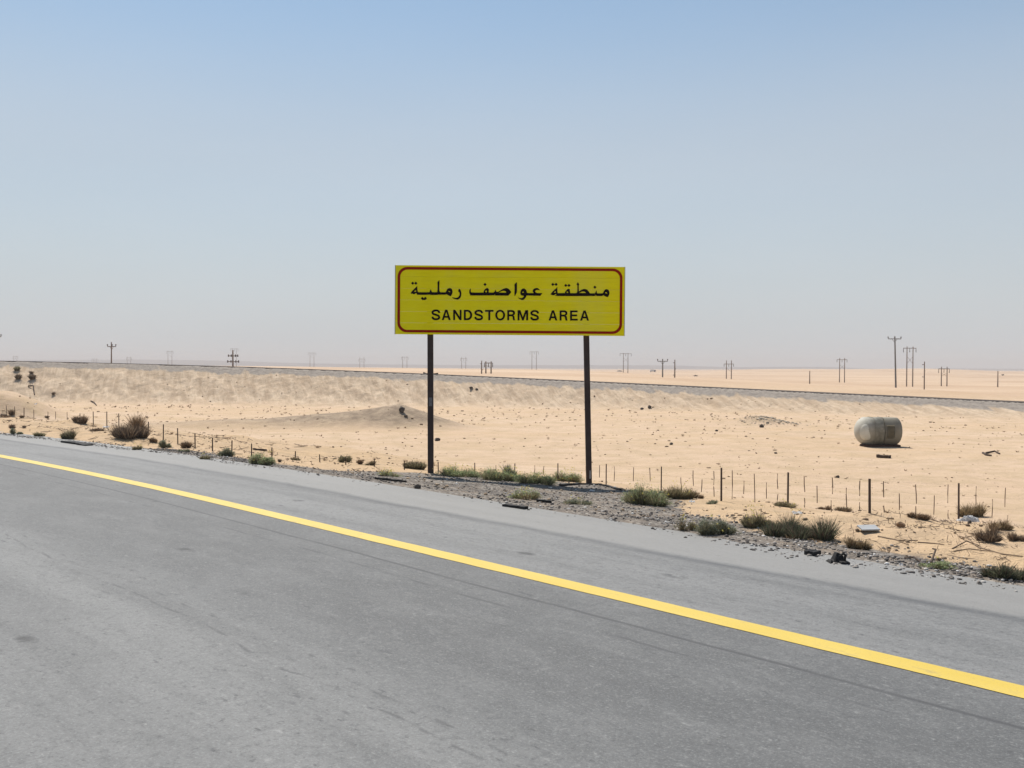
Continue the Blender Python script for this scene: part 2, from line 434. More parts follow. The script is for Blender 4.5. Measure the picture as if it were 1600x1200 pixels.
def asphalt_mat():
    k = NT('worn_asphalt')
    uv = k.n('ShaderNodeAttribute', attribute_name='ts').outputs['Vector']
    sp = k.n('ShaderNodeSeparateXYZ'); k.l(uv, sp.inputs[0])
    t, s = sp.outputs[0], sp.outputs[1]
    wob = k.math('MULTIPLY', k.frange(k.noise(k.mapping(uv, (0.35, 0.2, 1)), 1.0, 4), 0.0, 1.0, -1, 1), 1.0)
    big = k.noise(k.mapping(uv, (0.22, 0.5, 1)), 1.0, 4, 0.55)
    med = k.noise(k.mapping(uv, (0.9, 2.2, 1)), 1.0, 5, 0.6)
    fine = k.noise(uv, 55, 3, 0.7)
    fine2 = k.noise(uv, 18, 4, 0.7)
    ss = k.math('ADD', s, k.math('MULTIPLY', wob, 0.30))
    lane = k.ramp(k.frange(ss, -7, 3), [
        (0.0, (0.120, 0.122, 0.123)), (0.15, (0.150, 0.152, 0.152)), (0.37, (0.158, 0.160, 0.159)), (0.44, (0.108, 0.110, 0.111)),
        (0.54, (0.084, 0.085, 0.086)), (0.63, (0.090, 0.091, 0.092)), (0.685, (0.106, 0.107, 0.108)), (0.715, (0.172, 0.173, 0.172)),
        (0.84, (0.172, 0.173, 0.172)), (1.0, (0.19, 0.189, 0.186))])
    streak = k.noise(k.mapping(uv, (0.12, 1.9, 1)), 1.0, 5, 0.6)
    col = k.mix(k.frange(streak, 0.44, 0.64, 0.0, 0.6), lane, (0.082, 0.083, 0.085))
    col = k.mix(k.frange(big, 0.35, 0.7, 0.0, 0.35), col, (0.095, 0.097, 0.099))
    col = k.mix(k.frange(med, 0.45, 0.72, 0.0, 0.30), col, (0.185, 0.186, 0.185))
    mot = k.noise(k.mapping(uv, (3.2, 5.0, 1)), 1.0, 5, 0.7)
    col = k.mix(k.frange(mot, 0.52, 0.72, 0, 0.42), col, (0.065, 0.066, 0.068))
    col = k.mix(k.frange(mot, 0.28, 0.45, 0.30, 0), col, (0.185, 0.186, 0.184))
    col = k.mix(k.frange(fine2, 0.52, 0.68, 0, 0.5), col, (0.060, 0.061, 0.064))
    col = k.mix(k.frange(fine2, 0.30, 0.44, 0.45, 0), col, (0.225, 0.225, 0.222))
    col = k.mix(k.frange(fine, 0.54, 0.68, 0, 0.36), col, (0.27, 0.288, 0.282))
    col = k.mix(k.frange(fine, 0.30, 0.45, 0.42, 0), col, (0.040, 0.035, 0.038))
    grit = k.noise(k.mapping(uv, (9, 14, 1)), 1.0, 3, 0.75)
    col = k.mix(k.frange(grit, 0.60, 0.72, 0, 0.7), col, (0.045, 0.045, 0.048))
    col = k.mix(k.frange(grit, 0.28, 0.38, 0.6, 0), col, (0.24, 0.24, 0.235))
    # small patches and tar drips
    vt = k.voro(k.mapping(uv, (0.55, 1.1, 1)), 1.0); vm = k.math('MULTIPLY', k.frange(vt, 0.05, 0.10, 1, 0), k.frange(k.noise(uv, 6, 3), 0.4, 0.6))
    col = k.mix(k.math('MULTIPLY', vm, 0.8), col, (0.035, 0.035, 0.037))
    def band(off, w, soft, wob_k, dens_scale, lo, hi, amount, c):
        """a dark line along the road at s = off, broken up by noise"""
        global _
        x = k.math('ABSOLUTE', k.math('SUBTRACT', k.math('ADD', s, k.math('MULTIPLY', wob, wob_k)), off))
        m = k.frange(x, w, w + soft, 1, 0)
        d = k.frange(k.noise(k.mapping(uv, (dens_scale, 6, 1), loc=(off * 7, 0, 0)), 1.0, 4, 0.65), lo, hi)
        return k.mix(k.math('MULTIPLY', k.math('MULTIPLY', m, d), amount), col, c)
    col = band(-0.63, 0.010, 0.022, 0.05, 1.2, 0.22, 0.48, 0.95, (0.055, 0.055, 0.058))
    col = band(-0.94, 0.008, 0.020, 0.10, 1.5, 0.44, 0.56, 0.8, (0.06, 0.06, 0.063))
    col = band(1.80, 0.015, 0.14, 0.22, 0.8, 0.22, 0.62, 0.72, (0.060, 0.062, 0.067))
    for _o, _g in ((-2.82, 0.56), (-2.97, 0.50), (-3.12, 0.46), (-3.30, 0.54), (-2.2, 0.60), (-1.35, 0.58)):
        col = band(_o, 0.004, 0.020, 0.22, 3.6, _g, _g + 0.10, 0.62, (0.05, 0.05, 0.053))
    col = band(-1.7, 0.01, 0.05, 0.5, 1.0, 0.55, 0.66, 0.35, (0.08, 0.08, 0.085))
    # pale dusty strip outside the shoulder seam
    dust = k.frange(k.math('ADD', s, k.math('MULTIPLY', wob, 0.12)), 1.84, 1.98)
    col = k.mix(k.math('MULTIPLY', dust, 0.62), col, (0.225, 0.220, 0.211))
    # short dark scuffs
    sc = k.noise(k.mapping(uv, (3.0, 9.0, 1), rot=(0, 0, 0.5)), 1.0, 3, 0.6)
    sg = k.frange(k.noise(uv, 0.8, 2), 0.50, 0.62)
    col = k.mix(k.math('MULTIPLY', k.math('MULTIPLY', k.frange(sc, 0.64, 0.70), sg), 0.9), col, (0.065, 0.065, 0.07))
    k.base(col); k.set('Roughness', 0.72); k.set('Specular IOR Level', 0.35)
    h = k.math('ADD', k.math('MULTIPLY', fine, 0.7), k.math('MULTIPLY', fine2, 0.6))
    k.bump(h, 0.5, 0.012)
    return k.m

def line_mat():
    k = NT('yellow_road_paint')
    uv = k.n('ShaderNodeAttribute', attribute_name='ts').outputs['Vector']
    n = k.noise(k.mapping(uv, (1.2, 4, 1)), 1.0, 4); f = k.noise(uv, 40, 3, 0.7)
    c = k.mix(k.frange(n, 0.3, 0.7), (0.500, 0.355, 0.040), (0.525, 0.385, 0.068))
    c = k.mix(k.frange(f, 0.55, 0.72, 0, 0.6), c, (0.36, 0.25, 0.08))
    c = k.mix(k.frange(k.noise(k.mapping(uv, (2.5, 7, 1)), 1.0, 5, 0.7), 0.60, 0.70, 0, 0.55), c, (0.26, 0.20, 0.09))
    k.base(c); k.set('Roughness', 0.6)
    k.bump(f, 0.2, 0.008)
    return k.m

M_GROUND = terrain_mat(); M_ROAD = asphalt_mat(); M_LINE = line_mat()
M_POLEW = plain_mat('weathered_pole_wood', (0.19, 0.14, 0.11), 0.85, 0.3, 3)
M_POLEG = plain_mat('grey_steel_pole', (0.17, 0.16, 0.15), 0.6, 0.2, 3)
M_INS = plain_mat('brown_insulator', (0.10, 0.08, 0.075), 0.4, 0.2, 5)
M_POST = plain_mat('black_sign_post_paint', (0.056, 0.043, 0.040), 0.6, 0.4, 5, spec=0.1)
M_RAIL = plain_mat('rusty_rail_steel', (0.22, 0.185, 0.16), 0.7, 0.25, 2)
M_FPOST = plain_mat('rusty_fence_steel', (0.075, 0.052, 0.042), 0.8, 0.4, 7)
M_DROP = plain_mat('sun_bleached_dropper', (0.17, 0.12, 0.085), 0.85, 0.35, 9)
M_WOODG = plain_mat('old_dark_wood', (0.065, 0.045, 0.035), 0.85, 0.4, 6, bump=0.3)
M_STICK = plain_mat('dry_branch_wood', (0.20, 0.145, 0.10), 0.9, 0.35, 10)
M_RUB = plain_mat('black_rubber', (0.022, 0.021, 0.021), 0.75, 0.4, 9, bump=0.4)
M_ROCK = plain_mat('dark_rock', (0.085, 0.072, 0.062), 0.9, 0.4, 5, bump=0.5)
M_WHITE = plain_mat('white_plastic', (0.70, 0.70, 0.70), 0.5, 0.12, 6)
M_SLAB = plain_mat('grey_board', (0.33, 0.34, 0.35), 0.7, 0.2, 5)
M_STONES = island_mat('gravel_stones', [(0.0, (0.05, 0.045, 0.042)), (0.4, (0.13, 0.115, 0.105)), (0.75, (0.23, 0.205, 0.185)), (0.93, (0.42, 0.39, 0.355)), (1.0, (0.68, 0.66, 0.63))], 0.9)
M_PEB = island_mat('brown_pebbles', [(0.0, (0.13, 0.09, 0.06)), (0.5, (0.28, 0.20, 0.13)), (1.0, (0.46, 0.345, 0.23))], 0.9)
M_HILL = plain_mat('far_hill_rock', (0.095, 0.080, 0.080), 0.95, 0.25, 0.01)

# ------------------------------------------------------------------ terrain: one sheet, fine near the road, coarse far away
def axis(lo, hi, step, outs_lo, outs_hi, g=1.12):
    c = list(np.arange(lo, hi + 1e-6, step))
    s = step; v = lo; L = []
    while v > outs_lo: s *= g; v -= s; L.append(v)
    s = step; v = hi; R = []
    while v < outs_hi: s *= g; v += s; R.append(v)
    return np.array(L[::-1] + c + R)
gx = axis(-56, 56, 0.2, -5200, 5200); gy = axis(3, 102, 0.2, -60, 6200, 1.05)
X, Y = np.meshgrid(gx, gy)
xf, yf = X.ravel(), Y.ravel()
zf = height(xf, yf)
nx, ny = len(gx), len(gy)
idx = np.arange(nx * ny).reshape(ny, nx)
F = np.stack([idx[:-1, :-1], idx[:-1, 1:], idx[1:, 1:], idx[1:, :-1]], -1).reshape(-1, 4)
ter = np_mesh('desert_ground', np.stack([xf, yf, zf], 1), F, M_GROUND, smooth=True)
tag(ter, kind='structure')
tt, ss = road_ts(xf, yf)
dd = emb_d(xf, yf)
gs = np.interp(tt, GRAV_T, GRAV_S)
grav = sstep(2.2, 2.6, ss) * (1 - sstep(-0.5, 0.5, ss - gs))
ball = sstep(-3.5, -2.1, dd) * (1 - sstep(2.4, 3.0, dd)) * (yf > 25)
cz = emb_crest(xf)
footd = -(1.7 + (cz + 1.4) / 0.48)
slope = sstep(-3.0, 2.0, dd - footd) * (1 - sstep(4, 8, dd)) * (yf > 25)
slope = slope * (1 - 0.0 * xf)
mnd = np.clip(mound_h(xf, yf) / 0.5, 0, 1)
mnd = np.maximum(mnd, 0.7 * np.exp(-((xf - 15.4) / 1.3) ** 2 - ((yf - 57.8) / 1.3) ** 2))
at = ter.data.attributes.new('mask', 'FLOAT_COLOR', 'POINT')
at.data.foreach_set('color', np.stack([grav, ball, slope, mnd], 1).astype(np.float32).ravel())
at = ter.data.attributes.new('dune', 'FLOAT', 'POINT')
at.data.foreach_set('value', (sstep(8, 40, dd) * (yf > 25)).astype(np.float32))
at = ter.data.attributes.new('verge', 'FLOAT', 'POINT')
at.data.foreach_set('value', (1 - sstep(9.5, 13.5, ss)).astype(np.float32))
at = ter.data.attributes.new('emb', 'FLOAT_VECTOR', 'POINT')
at.data.foreach_set('vector', np.stack([xf * 1.06 + 0.35 * dd, dd, 0 * dd], 1).astype(np.float32).ravel())

# far hills
hx = np.linspace(-5000, 5000, 500); hy = np.linspace(4200, 5400, 24)
HX, HY = np.meshgrid(hx, hy)
HA = np.interp(HX / 4500 * 1500 + 800, [-900, 0, 200, 300, 400, 480, 600, 800, 960, 1050, 1150, 1250, 1320, 1390, 1470, 1600, 2400],
               [20, 26, 30, 27, 22, 16, 11, 11, 12, 14, 6, 9, 7, -3, 4, 5, 9])
prof = np.exp(-((HY - 4600) / 260) ** 2)
HZ = -6 + (HA + 6 + 2.4 * fbm(HX * 0.006, HY * 0.002, 4)) * prof
hn = len(hx); hi = np.arange(hn * len(hy)).reshape(len(hy), hn)
HF = np.stack([hi[:-1, :-1], hi[:-1, 1:], hi[1:, 1:], hi[1:, :-1]], -1).reshape(-1, 4)
tag(np_mesh('hills', np.stack([HX.ravel(), HY.ravel(), HZ.ravel()], 1), HF, M_HILL, smooth=True), kind='structure')

# ------------------------------------------------------------------ road and painted line
def road_sheet(name, tvals, svals, z, mat):
    T, S = np.meshgrid(tvals, svals)
    x, y = road_xy(T.ravel(), S.ravel())
    n = len(tvals); ii = np.arange(n * len(svals)).reshape(len(svals), n)
    FF = np.stack([ii[:-1, :-1], ii[1:, :-1], ii[1:, 1:], ii[:-1, 1:]], -1).reshape(-1, 4)
    o = np_mesh(name, np.stack([x, y, np.full_like(x, z)], 1), FF[:, ::-1], mat)
    at = o.data.attributes.new('ts', 'FLOAT_VECTOR', 'POINT')
    at.data.foreach_set('vector', np.stack([T.ravel(), S.ravel(), 0 * x], 1).astype(np.float32).ravel())
    return tag(o, kind='structure')
tv = np.concatenate([np.arange(-60, 10, 2.0), np.arange(10, 60, 0.5), np.arange(60, 181, 6.0)])
road_sheet('road', tv, np.array([-16, -8, -4, 0, 2, 3.1]), 0.0, M_ROAD)
# the painted edge line has slightly uneven edges
tl = np.concatenate([np.arange(-20, 40, 0.06), np.arange(40, 181, 2.0)])
e0 = -0.12 + 0.007 * fbm(tl * 3.0, tl * 0 + 3.3, 3); e1 = 0.12 + 0.007 * fbm(tl * 3.0, tl * 0 + 8.8, 3)
T = np.concatenate([tl, tl]); S = np.concatenate([e0, e1])
x, y = road_xy(T, S); n = len(tl); ii = np.arange(n)
FF = np.stack([ii[:-1], ii[:-1] + n, ii[1:] + n, ii[1:]], -1)
o = np_mesh('yellow_edge_line', np.stack([x, y, np.full_like(x, 0.004)], 1), FF[:, ::-1], M_LINE)
at = o.data.attributes.new('ts', 'FLOAT_VECTOR', 'POINT')
at.data.foreach_set('vector', np.stack([T, S, 0 * T], 1).astype(np.float32).ravel())
tag(o, kind='structure')

# ------------------------------------------------------------------ haze
bm = bmesh.new()
add_box(bm, (0, 3070, 19), (10700, 6400, 64))
hm = NT('haze')
hm.t.nodes.remove(hm.p)
vol = hm.n('ShaderNodeVolumePrincipled')
vol.inputs['Color'].default_value = (0.605, 0.615, 0.645, 1)
vol.inputs['Density'].default_value = 0.00034
vol.inputs['Anisotropy'].default_value = 0.0
hm.l(vol.outputs[0], hm.out.inputs['Volume'])
tag(bm_obj('haze', bm, hm.m), kind='stuff')

# ------------------------------------------------------------------ railway track on the embankment
trk = empty('railway_track', (0, 86, float(emb_crest(np.array([0.0]))[0])))
tag(trk, 'dark railway track running along the top of the grey gravel embankment', 'railway')
xs = np.arange(-95, 80, 1.0)
def emb_point(xc, off):
    sl = -0.33 - 0.009 * xc if -50 < xc < 62 else (0.06 if xc <= -50 else -0.888)
    L = math.sqrt(1 + sl * sl)
    return xc - sl / L * off, float(emb_y(np.array([xc]))[0]) + off / L
for off in (-0.75, 0.75):
    V = []; Fq = []
    for i, xc in enumerate(xs):
        cz_ = float(emb_crest(np.array([xc]))[0])
        for o2, zz in ((-0.045, -0.06), (-0.045, 0.035), (0.045, 0.035), (0.045, -0.06)):
            px_, py_ = emb_point(xc, off + o2)
            V.append((px_, py_ - 86, cz_ + zz - trk.location.z))
        if i:
            b = 4 * (i - 1)
            for j in range(4): Fq.append((b + j, b + 4 + j, b + 4 + (j + 1) % 4, b + (j + 1) % 4))
    np_mesh('rail', V, Fq, M_RAIL, parent=trk)
bm = bmesh.new()
for xc in np.arange(-60, 60, 0.65):
    sl = -0.33 - 0.009 * xc if -50 < xc < 62 else (0.06 if xc <= -50 else -0.888)
    px_, py_ = emb_point(xc, 0)
    add_box(bm, (px_, py_ - 86, float(emb_crest(np.array([xc]))[0]) - 0.05 - trk.location.z), (0.24, 2.5, 0.10), Matrix.Rotation(math.atan(sl), 3, 'Z'))
tag(bm_obj('sleepers', bm, M_WOODG, trk), kind='stuff')

# ------------------------------------------------------------------ the road sign
SY = 21.2
KS = SY / FPX * math.sqrt(1)
SC = at_depth(796.7, 469.7, SY)
sign = empty('road_sign', (SC[0], SY, zat(SC[0], SY)), (0, 0, 0))
tag(sign, 'yellow sandstorms area sign with red border on two black posts', 'road sign')
SROT = Matrix.Rotation(math.radians(0.2), 3, 'Y')
ca, sa = math.cos(math.radians(0.45)), math.sin(math.radians(0.45))
def sp(px, py, y=0.0):
    """sign-plane point from a photograph point, relative to the sign root"""
    dx = px - 796.7; dy = 469.7 - py
    lx = dx * ca - dy * sa; lz = dx * sa + dy * ca
    v = SROT @ Vector((lx * KS, 0, lz * KS))
    return Vector((v.x, y, v.z + SC[2] - sign.location.z))
def yellow_mat():
    k = NT('yellow_sign_sheeting'); co = k.coord()
    a = k.noise(k.mapping(co, (0.9, 1, 1.6)), 1.0, 4, 0.6); b = k.noise(k.mapping(co, (1.5, 1, 14)), 1.0, 4, 0.65)
    c = k.mix(k.frange(a, 0.38, 0.62), (0.90, 0.78, 0.003), (0.92, 0.82, 0.015))
    c = k.mix(k.frange(b, 0.45, 0.75, 0, 0.45), c, (0.74, 0.61, 0.01))
    c = k.mix(k.frange(k.noise(co, 0.9, 2), 0.5, 0.66, 0, 0.35), c, (0.74, 0.66, 0.08))
    k.base(c); k.set('Roughness', 0.6); k.set('Specular IOR Level', 0.08)
    return k.m
M_YEL = yellow_mat()
M_RED = plain_mat('red_sign_border', (0.30, 0.016, 0.005), 0.6, 0.2, 5, spec=0.05)
M_BLK = plain_mat('black_sign_lettering', (0.012, 0.007, 0.006), 0.6, 0.2, 8, spec=0.05)
M_ALU = plain_mat('sign_back_aluminium', (0.45, 0.45, 0.44), 0.45, 0.1, 5, metal=0.6)
# panel: horizontal planks clipped side by side
W2 = 178.6 * KS; H2 = 53.8 * KS
NP = 6
for i in range(NP):
    z0 = -H2 + 2 * H2 * i / NP; z1 = -H2 + 2 * H2 * (i + 1) / NP
    bm = bmesh.new()
    add_box(bm, (0, 0, 0), (2 * W2, 0.03, (z1 - z0) - 0.0025), bevel=0.002)
    o = bm_obj('panel_plank', bm, M_YEL, sign)
    v = SROT @ Vector((0, 0, (z0 + z1) / 2))
    o.location = (v.x, 0.0012 * (i % 2), v.z + SC[2] - sign.location.z); o.rotation_euler = SROT.to_euler()
# thin dark edging on the two ends
for sx in (-1, 1):
    bm = bmesh.new(); add_box(bm, (0, 0, 0), (0.012, 0.038, 2 * H2 + 0.004))
    v = SROT @ Vector((sx * (W2 + 0.0075), 0, 0))
    o = bm_obj('end_trim', bm, M_ALU, sign); o.location = (v.x, 0.002, v.z + SC[2] - sign.location.z); o.rotation_euler = SROT.to_euler()
for i, fz in enumerate((-0.6, 0.6)):
    bm = bmesh.new(); add_box(bm, (0, 0, 0), (2 * W2 - 0.1, 0.05, 0.06))
    v = SROT @ Vector((0, 0, fz * H2))
    o = bm_obj('back_rail', bm, M_ALU, sign); o.location = (v.x, 0.043, v.z + SC[2] - sign.location.z); o.rotation_euler = SROT.to_euler()
FY = -0.0172       # front face of the planks
def flat(name, loops, mat, depth=0.0025, y=FY):
    """one flat raised shape from closed outlines (later outlines cut holes)"""
    cu = bpy.data.curves.new(name, 'CURVE'); cu.dimensions = '2D'; cu.fill_mode = 'BOTH'; cu.extrude = depth / 2
    for L in loops:
        s_ = cu.splines.new('POLY'); s_.points.add(len(L) - 1)
        for p, q in zip(s_.points, L): p.co = (q[0], q[1], 0, 1)
        s_.use_cyclic_u = True
    tmp = bpy.data.objects.new(name, cu)
    me = bpy.data.meshes.new_from_object(tmp)
    bpy.data.objects.remove(tmp); bpy.data.curves.remove(cu)
    me.name = name
    for v in me.vertices: v.co = Vector((v.co.x, y - depth / 2 + v.co.z, v.co.y))
    me.materials.clear(); me.materials.append(mat)
    return link(bpy.data.objects.new(name, me), sign)
def pl(px, py):
    v = sp(px, py); return (v.x, v.z)
def rrect(x0, y0, x1, y1, r, n=10):
    out = []
    for cx, cy, a0 in ((x1 - r, y0 + r, -90), (x1 - r, y1 - r, 0), (x0 + r, y1 - r, 90), (x0 + r, y0 + r, 180)):
        for i in range(n + 1):
            a = math.radians(a0 + 90 * i / n); out.append((cx + r * math.cos(a), cy + r * math.sin(a)))
    return out
# undo the tilt of the traced picture for the border: it is laid out square in sign coordinates
def bl(lx, ly):
    v = SROT @ Vector((lx * KS, 0, ly * KS)); return (v.x, v.z + SC[2] - sign.location.z)
outer = [bl(*p) for p in rrect(-175.2, -50.8, 175.2, 51.0, 15)]
inner = [bl(*p) for p in rrect(-171.2, -46.8, 171.2, 47.0, 11.5)]
flat('red_border', [outer, inner], M_RED, 0.002)

def smooth_loop(P, sharp=48, n=4):
    """rounds a traced outline, keeping its sharp corners"""
    m = len(P); P = [Vector((p[0], p[1])) for p in P]; out = []
    cor = []
    for i in range(m):
        a = (P[i] - P[i - 1]); b = (P[(i + 1) % m] - P[i])
        cor.append(math.degrees(a.angle(b, 0)) > sharp)
    for i in range(m):
        p1, p2 = P[i], P[(i + 1) % m]
        p0 = p1 if cor[i] else P[i - 1]
        p3 = p2 if cor[(i + 1) % m] else P[(i + 2) % m]
        for k in range(n):
            t = k / n
            out.append(0.5 * ((2 * p1) + (p2 - p0) * t + (2 * p0 - 5 * p1 + 4 * p2 - p3) * t * t + (3 * p1 - p0 - 3 * p2 + p3) * t ** 3))
    return [(v.x, v.y) for v in out]
def embolden(loops, d):
    """pushes outlines outwards (and holes inwards) by d, so strokes gain weight"""
    def inside(p, L):
        c = False
        for i in range(len(L)):
            a, b = L[i - 1], L[i]
            if (a[1] > p[1]) != (b[1] > p[1]) and p[0] < (b[0] - a[0]) * (p[1] - a[1]) / (b[1] - a[1]) + a[0]: c = not c
        return c
    out = []
    for i, L in enumerate(loops):
        hole = sum(inside(L[0], M) for j, M in enumerate(loops) if j != i) % 2 == 1
        ar = sum(L[k - 1][0] * L[k][1] - L[k][0] * L[k - 1][1] for k in range(len(L)))
        sg = (1 if ar > 0 else -1) * (-1 if hole else 1)
        N_ = []
        for k in range(len(L)):
            a, b, c = L[k - 1], L[k], L[(k + 1) % len(L)]
            n1 = Vector((b[1] - a[1], a[0] - b[0])); n2 = Vector((c[1] - b[1], b[0] - c[0]))
            if n1.length > 1e-9: n1.normalize()
            if n2.length > 1e-9: n2.normalize()
            m = n1 + n2
            if m.length > 1e-6: m = m / max(1.0, m.length)
            N_.append((b[0] + sg * d * m.x, b[1] + sg * d * m.y))
        out.append(N_)
    return out
def word(name, loops, dots, sc, ox, oy, r):
    L = []
    for lp in loops: L.append([pl(ox + x / sc, oy + y / sc) for x, y in smooth_loop(lp)])
    for x, y in dots: L.append([pl(ox + (x + dx) / sc, oy + (y + dy) / sc) for dx, dy in ((-r, 0), (0, -r), (r, 0), (0, r))])
    return flat(name, embolden(L, 0.16 * KS), M_BLK, 0.003)
word('arabic_word', [
    [(195, 462), (215, 420), (250, 380), (300, 330), (335, 300), (355, 272), (355, 330), (360, 385), (375, 422), (420, 430), (640, 430), (668, 418), (682, 385), (697, 355),
     (708, 395), (722, 424), (745, 430), (835, 430), (860, 415), (866, 350), (866, 230), (864, 185), (880, 160), (908, 130), (908, 200), (905, 300), (906, 380), (916, 420), (940, 430),
     (1050, 430), (1075, 415), (1095, 375), (1125, 340), (1165, 325), (1205, 340), (1228, 380), (1234, 420), (1222, 470), (1195, 520), (1175, 522), (1140, 505), (1100, 485), (1065, 470),
     (1045, 492), (880, 492), (868, 478), (850, 492), (690, 492), (668, 474), (640, 488), (380, 490), (350, 475), (335, 445), (320, 450), (295, 470), (265, 475), (235, 462)],
    [(268, 412), (300, 385), (326, 366), (330, 400), (326, 418), (300, 418)],
    [(1118, 398), (1145, 393), (1175, 405), (1185, 430), (1150, 420)],
    [(1400, 340), (1430, 370), (1450, 420), (1454, 480), (1442, 540), (1410, 585), (1370, 608), (1330, 605), (1275, 588), (1225, 560), (1265, 564), (1310, 572), (1350, 565), (1390, 540), (1414, 500),
     (1416, 455), (1400, 420), (1378, 405), (1388, 375)]],
    [(243, 203), (322, 203), (484, 582), (558, 580)], 16, 630, 430, 37)
word('arabic_word', [
    [(135, 268), (135, 320), (160, 348), (380, 350), (394, 340), (402, 315), (424, 283), (455, 262), (480, 265), (496, 290), (492, 332), (502, 350), (580, 350), (610, 338), (622, 315), (635, 293),
     (638, 322), (655, 338), (690, 335), (722, 314), (770, 285), (820, 265), (860, 262), (900, 285), (925, 315), (942, 340), (917, 374), (890, 400), (870, 408), (630, 405), (610, 392), (590, 403),
     (160, 405), (130, 390), (112, 360), (110, 320), (120, 290)],
    [(420, 325), (440, 302), (458, 315), (462, 346), (435, 346)],
    [(690, 352), (730, 327), (780, 313), (820, 316), (852, 337), (840, 352)],
    [(1055, 145), (1058, 200), (1056, 330), (1035, 380), (1015, 418), (1011, 380), (1014, 250), (1010, 190), (1030, 165)],
    [(1182, 270), (1215, 275), (1245, 310), (1258, 350), (1280, 360), (1385, 360), (1394, 350), (1378, 330), (1378, 305), (1395, 280), (1430, 262), (1470, 262), (1500, 285), (1520, 305), (1490, 296), (1455, 294),
     (1430, 307), (1420, 325), (1430, 345), (1460, 358), (1500, 362), (1565, 360), (1545, 385), (1525, 412), (1265, 406), (1247, 412), (1235, 440), (1215, 468), (1180, 495), (1140, 490), (1105, 470), (1078, 450),
     (1110, 457), (1150, 462), (1180, 448), (1200, 425), (1190, 412), (1155, 406), (1135, 385), (1128, 350), (1140, 310), (1158, 283)],
    [(1165, 335), (1185, 325), (1206, 346), (1180, 356), (1163, 352)]],
    [(422, 187)], 12.8, 725, 430, 30)
word('arabic_word', [
    [(148, 437), (180, 395), (225, 345), (270, 310), (298, 275), (299, 340), (305, 395), (322, 412), (470, 412), (485, 380), (512, 338), (550, 312), (578, 322), (585, 370), (592, 412), (720, 412), (742, 402), (755, 380),
     (758, 300), (756, 232), (738, 215), (765, 165), (798, 215), (784, 235), (784, 310), (790, 378), (832, 347), (880, 324), (925, 318), (970, 332), (1005, 368), (1032, 405), (1050, 416), (1150, 415), (1166, 398), (1185, 350), (1195, 398), (1212, 415),
     (1325, 415), (1345, 393), (1365, 355), (1395, 327), (1430, 325), (1465, 350), (1480, 400), (1470, 450), (1445, 497), (1405, 487), (1365, 468), (1335, 452), (1312, 472), (1185, 472), (1150, 456), (1130, 472),
     (310, 472), (285, 455), (270, 430), (256, 424), (240, 445), (215, 455), (180, 448)],
    [(215, 392), (248, 368), (268, 350), (270, 385), (262, 402), (235, 402)],
    [(500, 388), (522, 365), (545, 380), (550, 404), (520, 405)],
    [(792, 408), (838, 380), (890, 370), (935, 385), (955, 410)],
    [(1375, 402), (1395, 382), (1425, 395), (1440, 425), (1405, 417)]],
    [(198, 212), (272, 212), (492, 235), (564, 235), (1152, 275)], 14.545, 850, 430, 34)
def stroke(P, t, asp, n=5):
    """outline of a bent pen stroke; P in letter units, t the pen width in cap heights, asp = width / cap height"""
    Q = [Vector((x * asp, y)) for x, y in P]; C = []
    for i in range(len(Q) - 1):
        p0, p1, p2, p3 = Q[max(i - 1, 0)], Q[i], Q[i + 1], Q[min(i + 2, len(Q) - 1)]
        for k in range(n):
            u = k / n
            C.append(0.5 * ((2 * p1) + (p2 - p0) * u + (2 * p0 - 5 * p1 + 4 * p2 - p3) * u * u + (3 * p1 - p0 - 3 * p2 + p3) * u ** 3))
    C.append(Q[-1]); L = []; R = []
    for i, c in enumerate(C):
        d = (C[min(i + 1, len(C) - 1)] - C[max(i - 1, 0)]).normalized(); nrm = Vector((-d.y, d.x)) * t / 2
        L.append(c + nrm); R.append(c - nrm)
    return [(v.x / asp, v.y) for v in L + R[::-1]]
def oval(rx, ry, n=28): return [(0.5 + rx * math.cos(2 * math.pi * i / n), 0.5 + ry * math.sin(2 * math.pi * i / n)) for i in range(n)]
def dee(x0, x1, y0, y1, k):
    return [(x0, y0), (x0, y1)] + [(k + (x1 - k) * math.sin(math.pi * i / 16), 0.5 + (y1 - 0.5) * math.cos(math.pi * i / 16)) for i in range(17)]
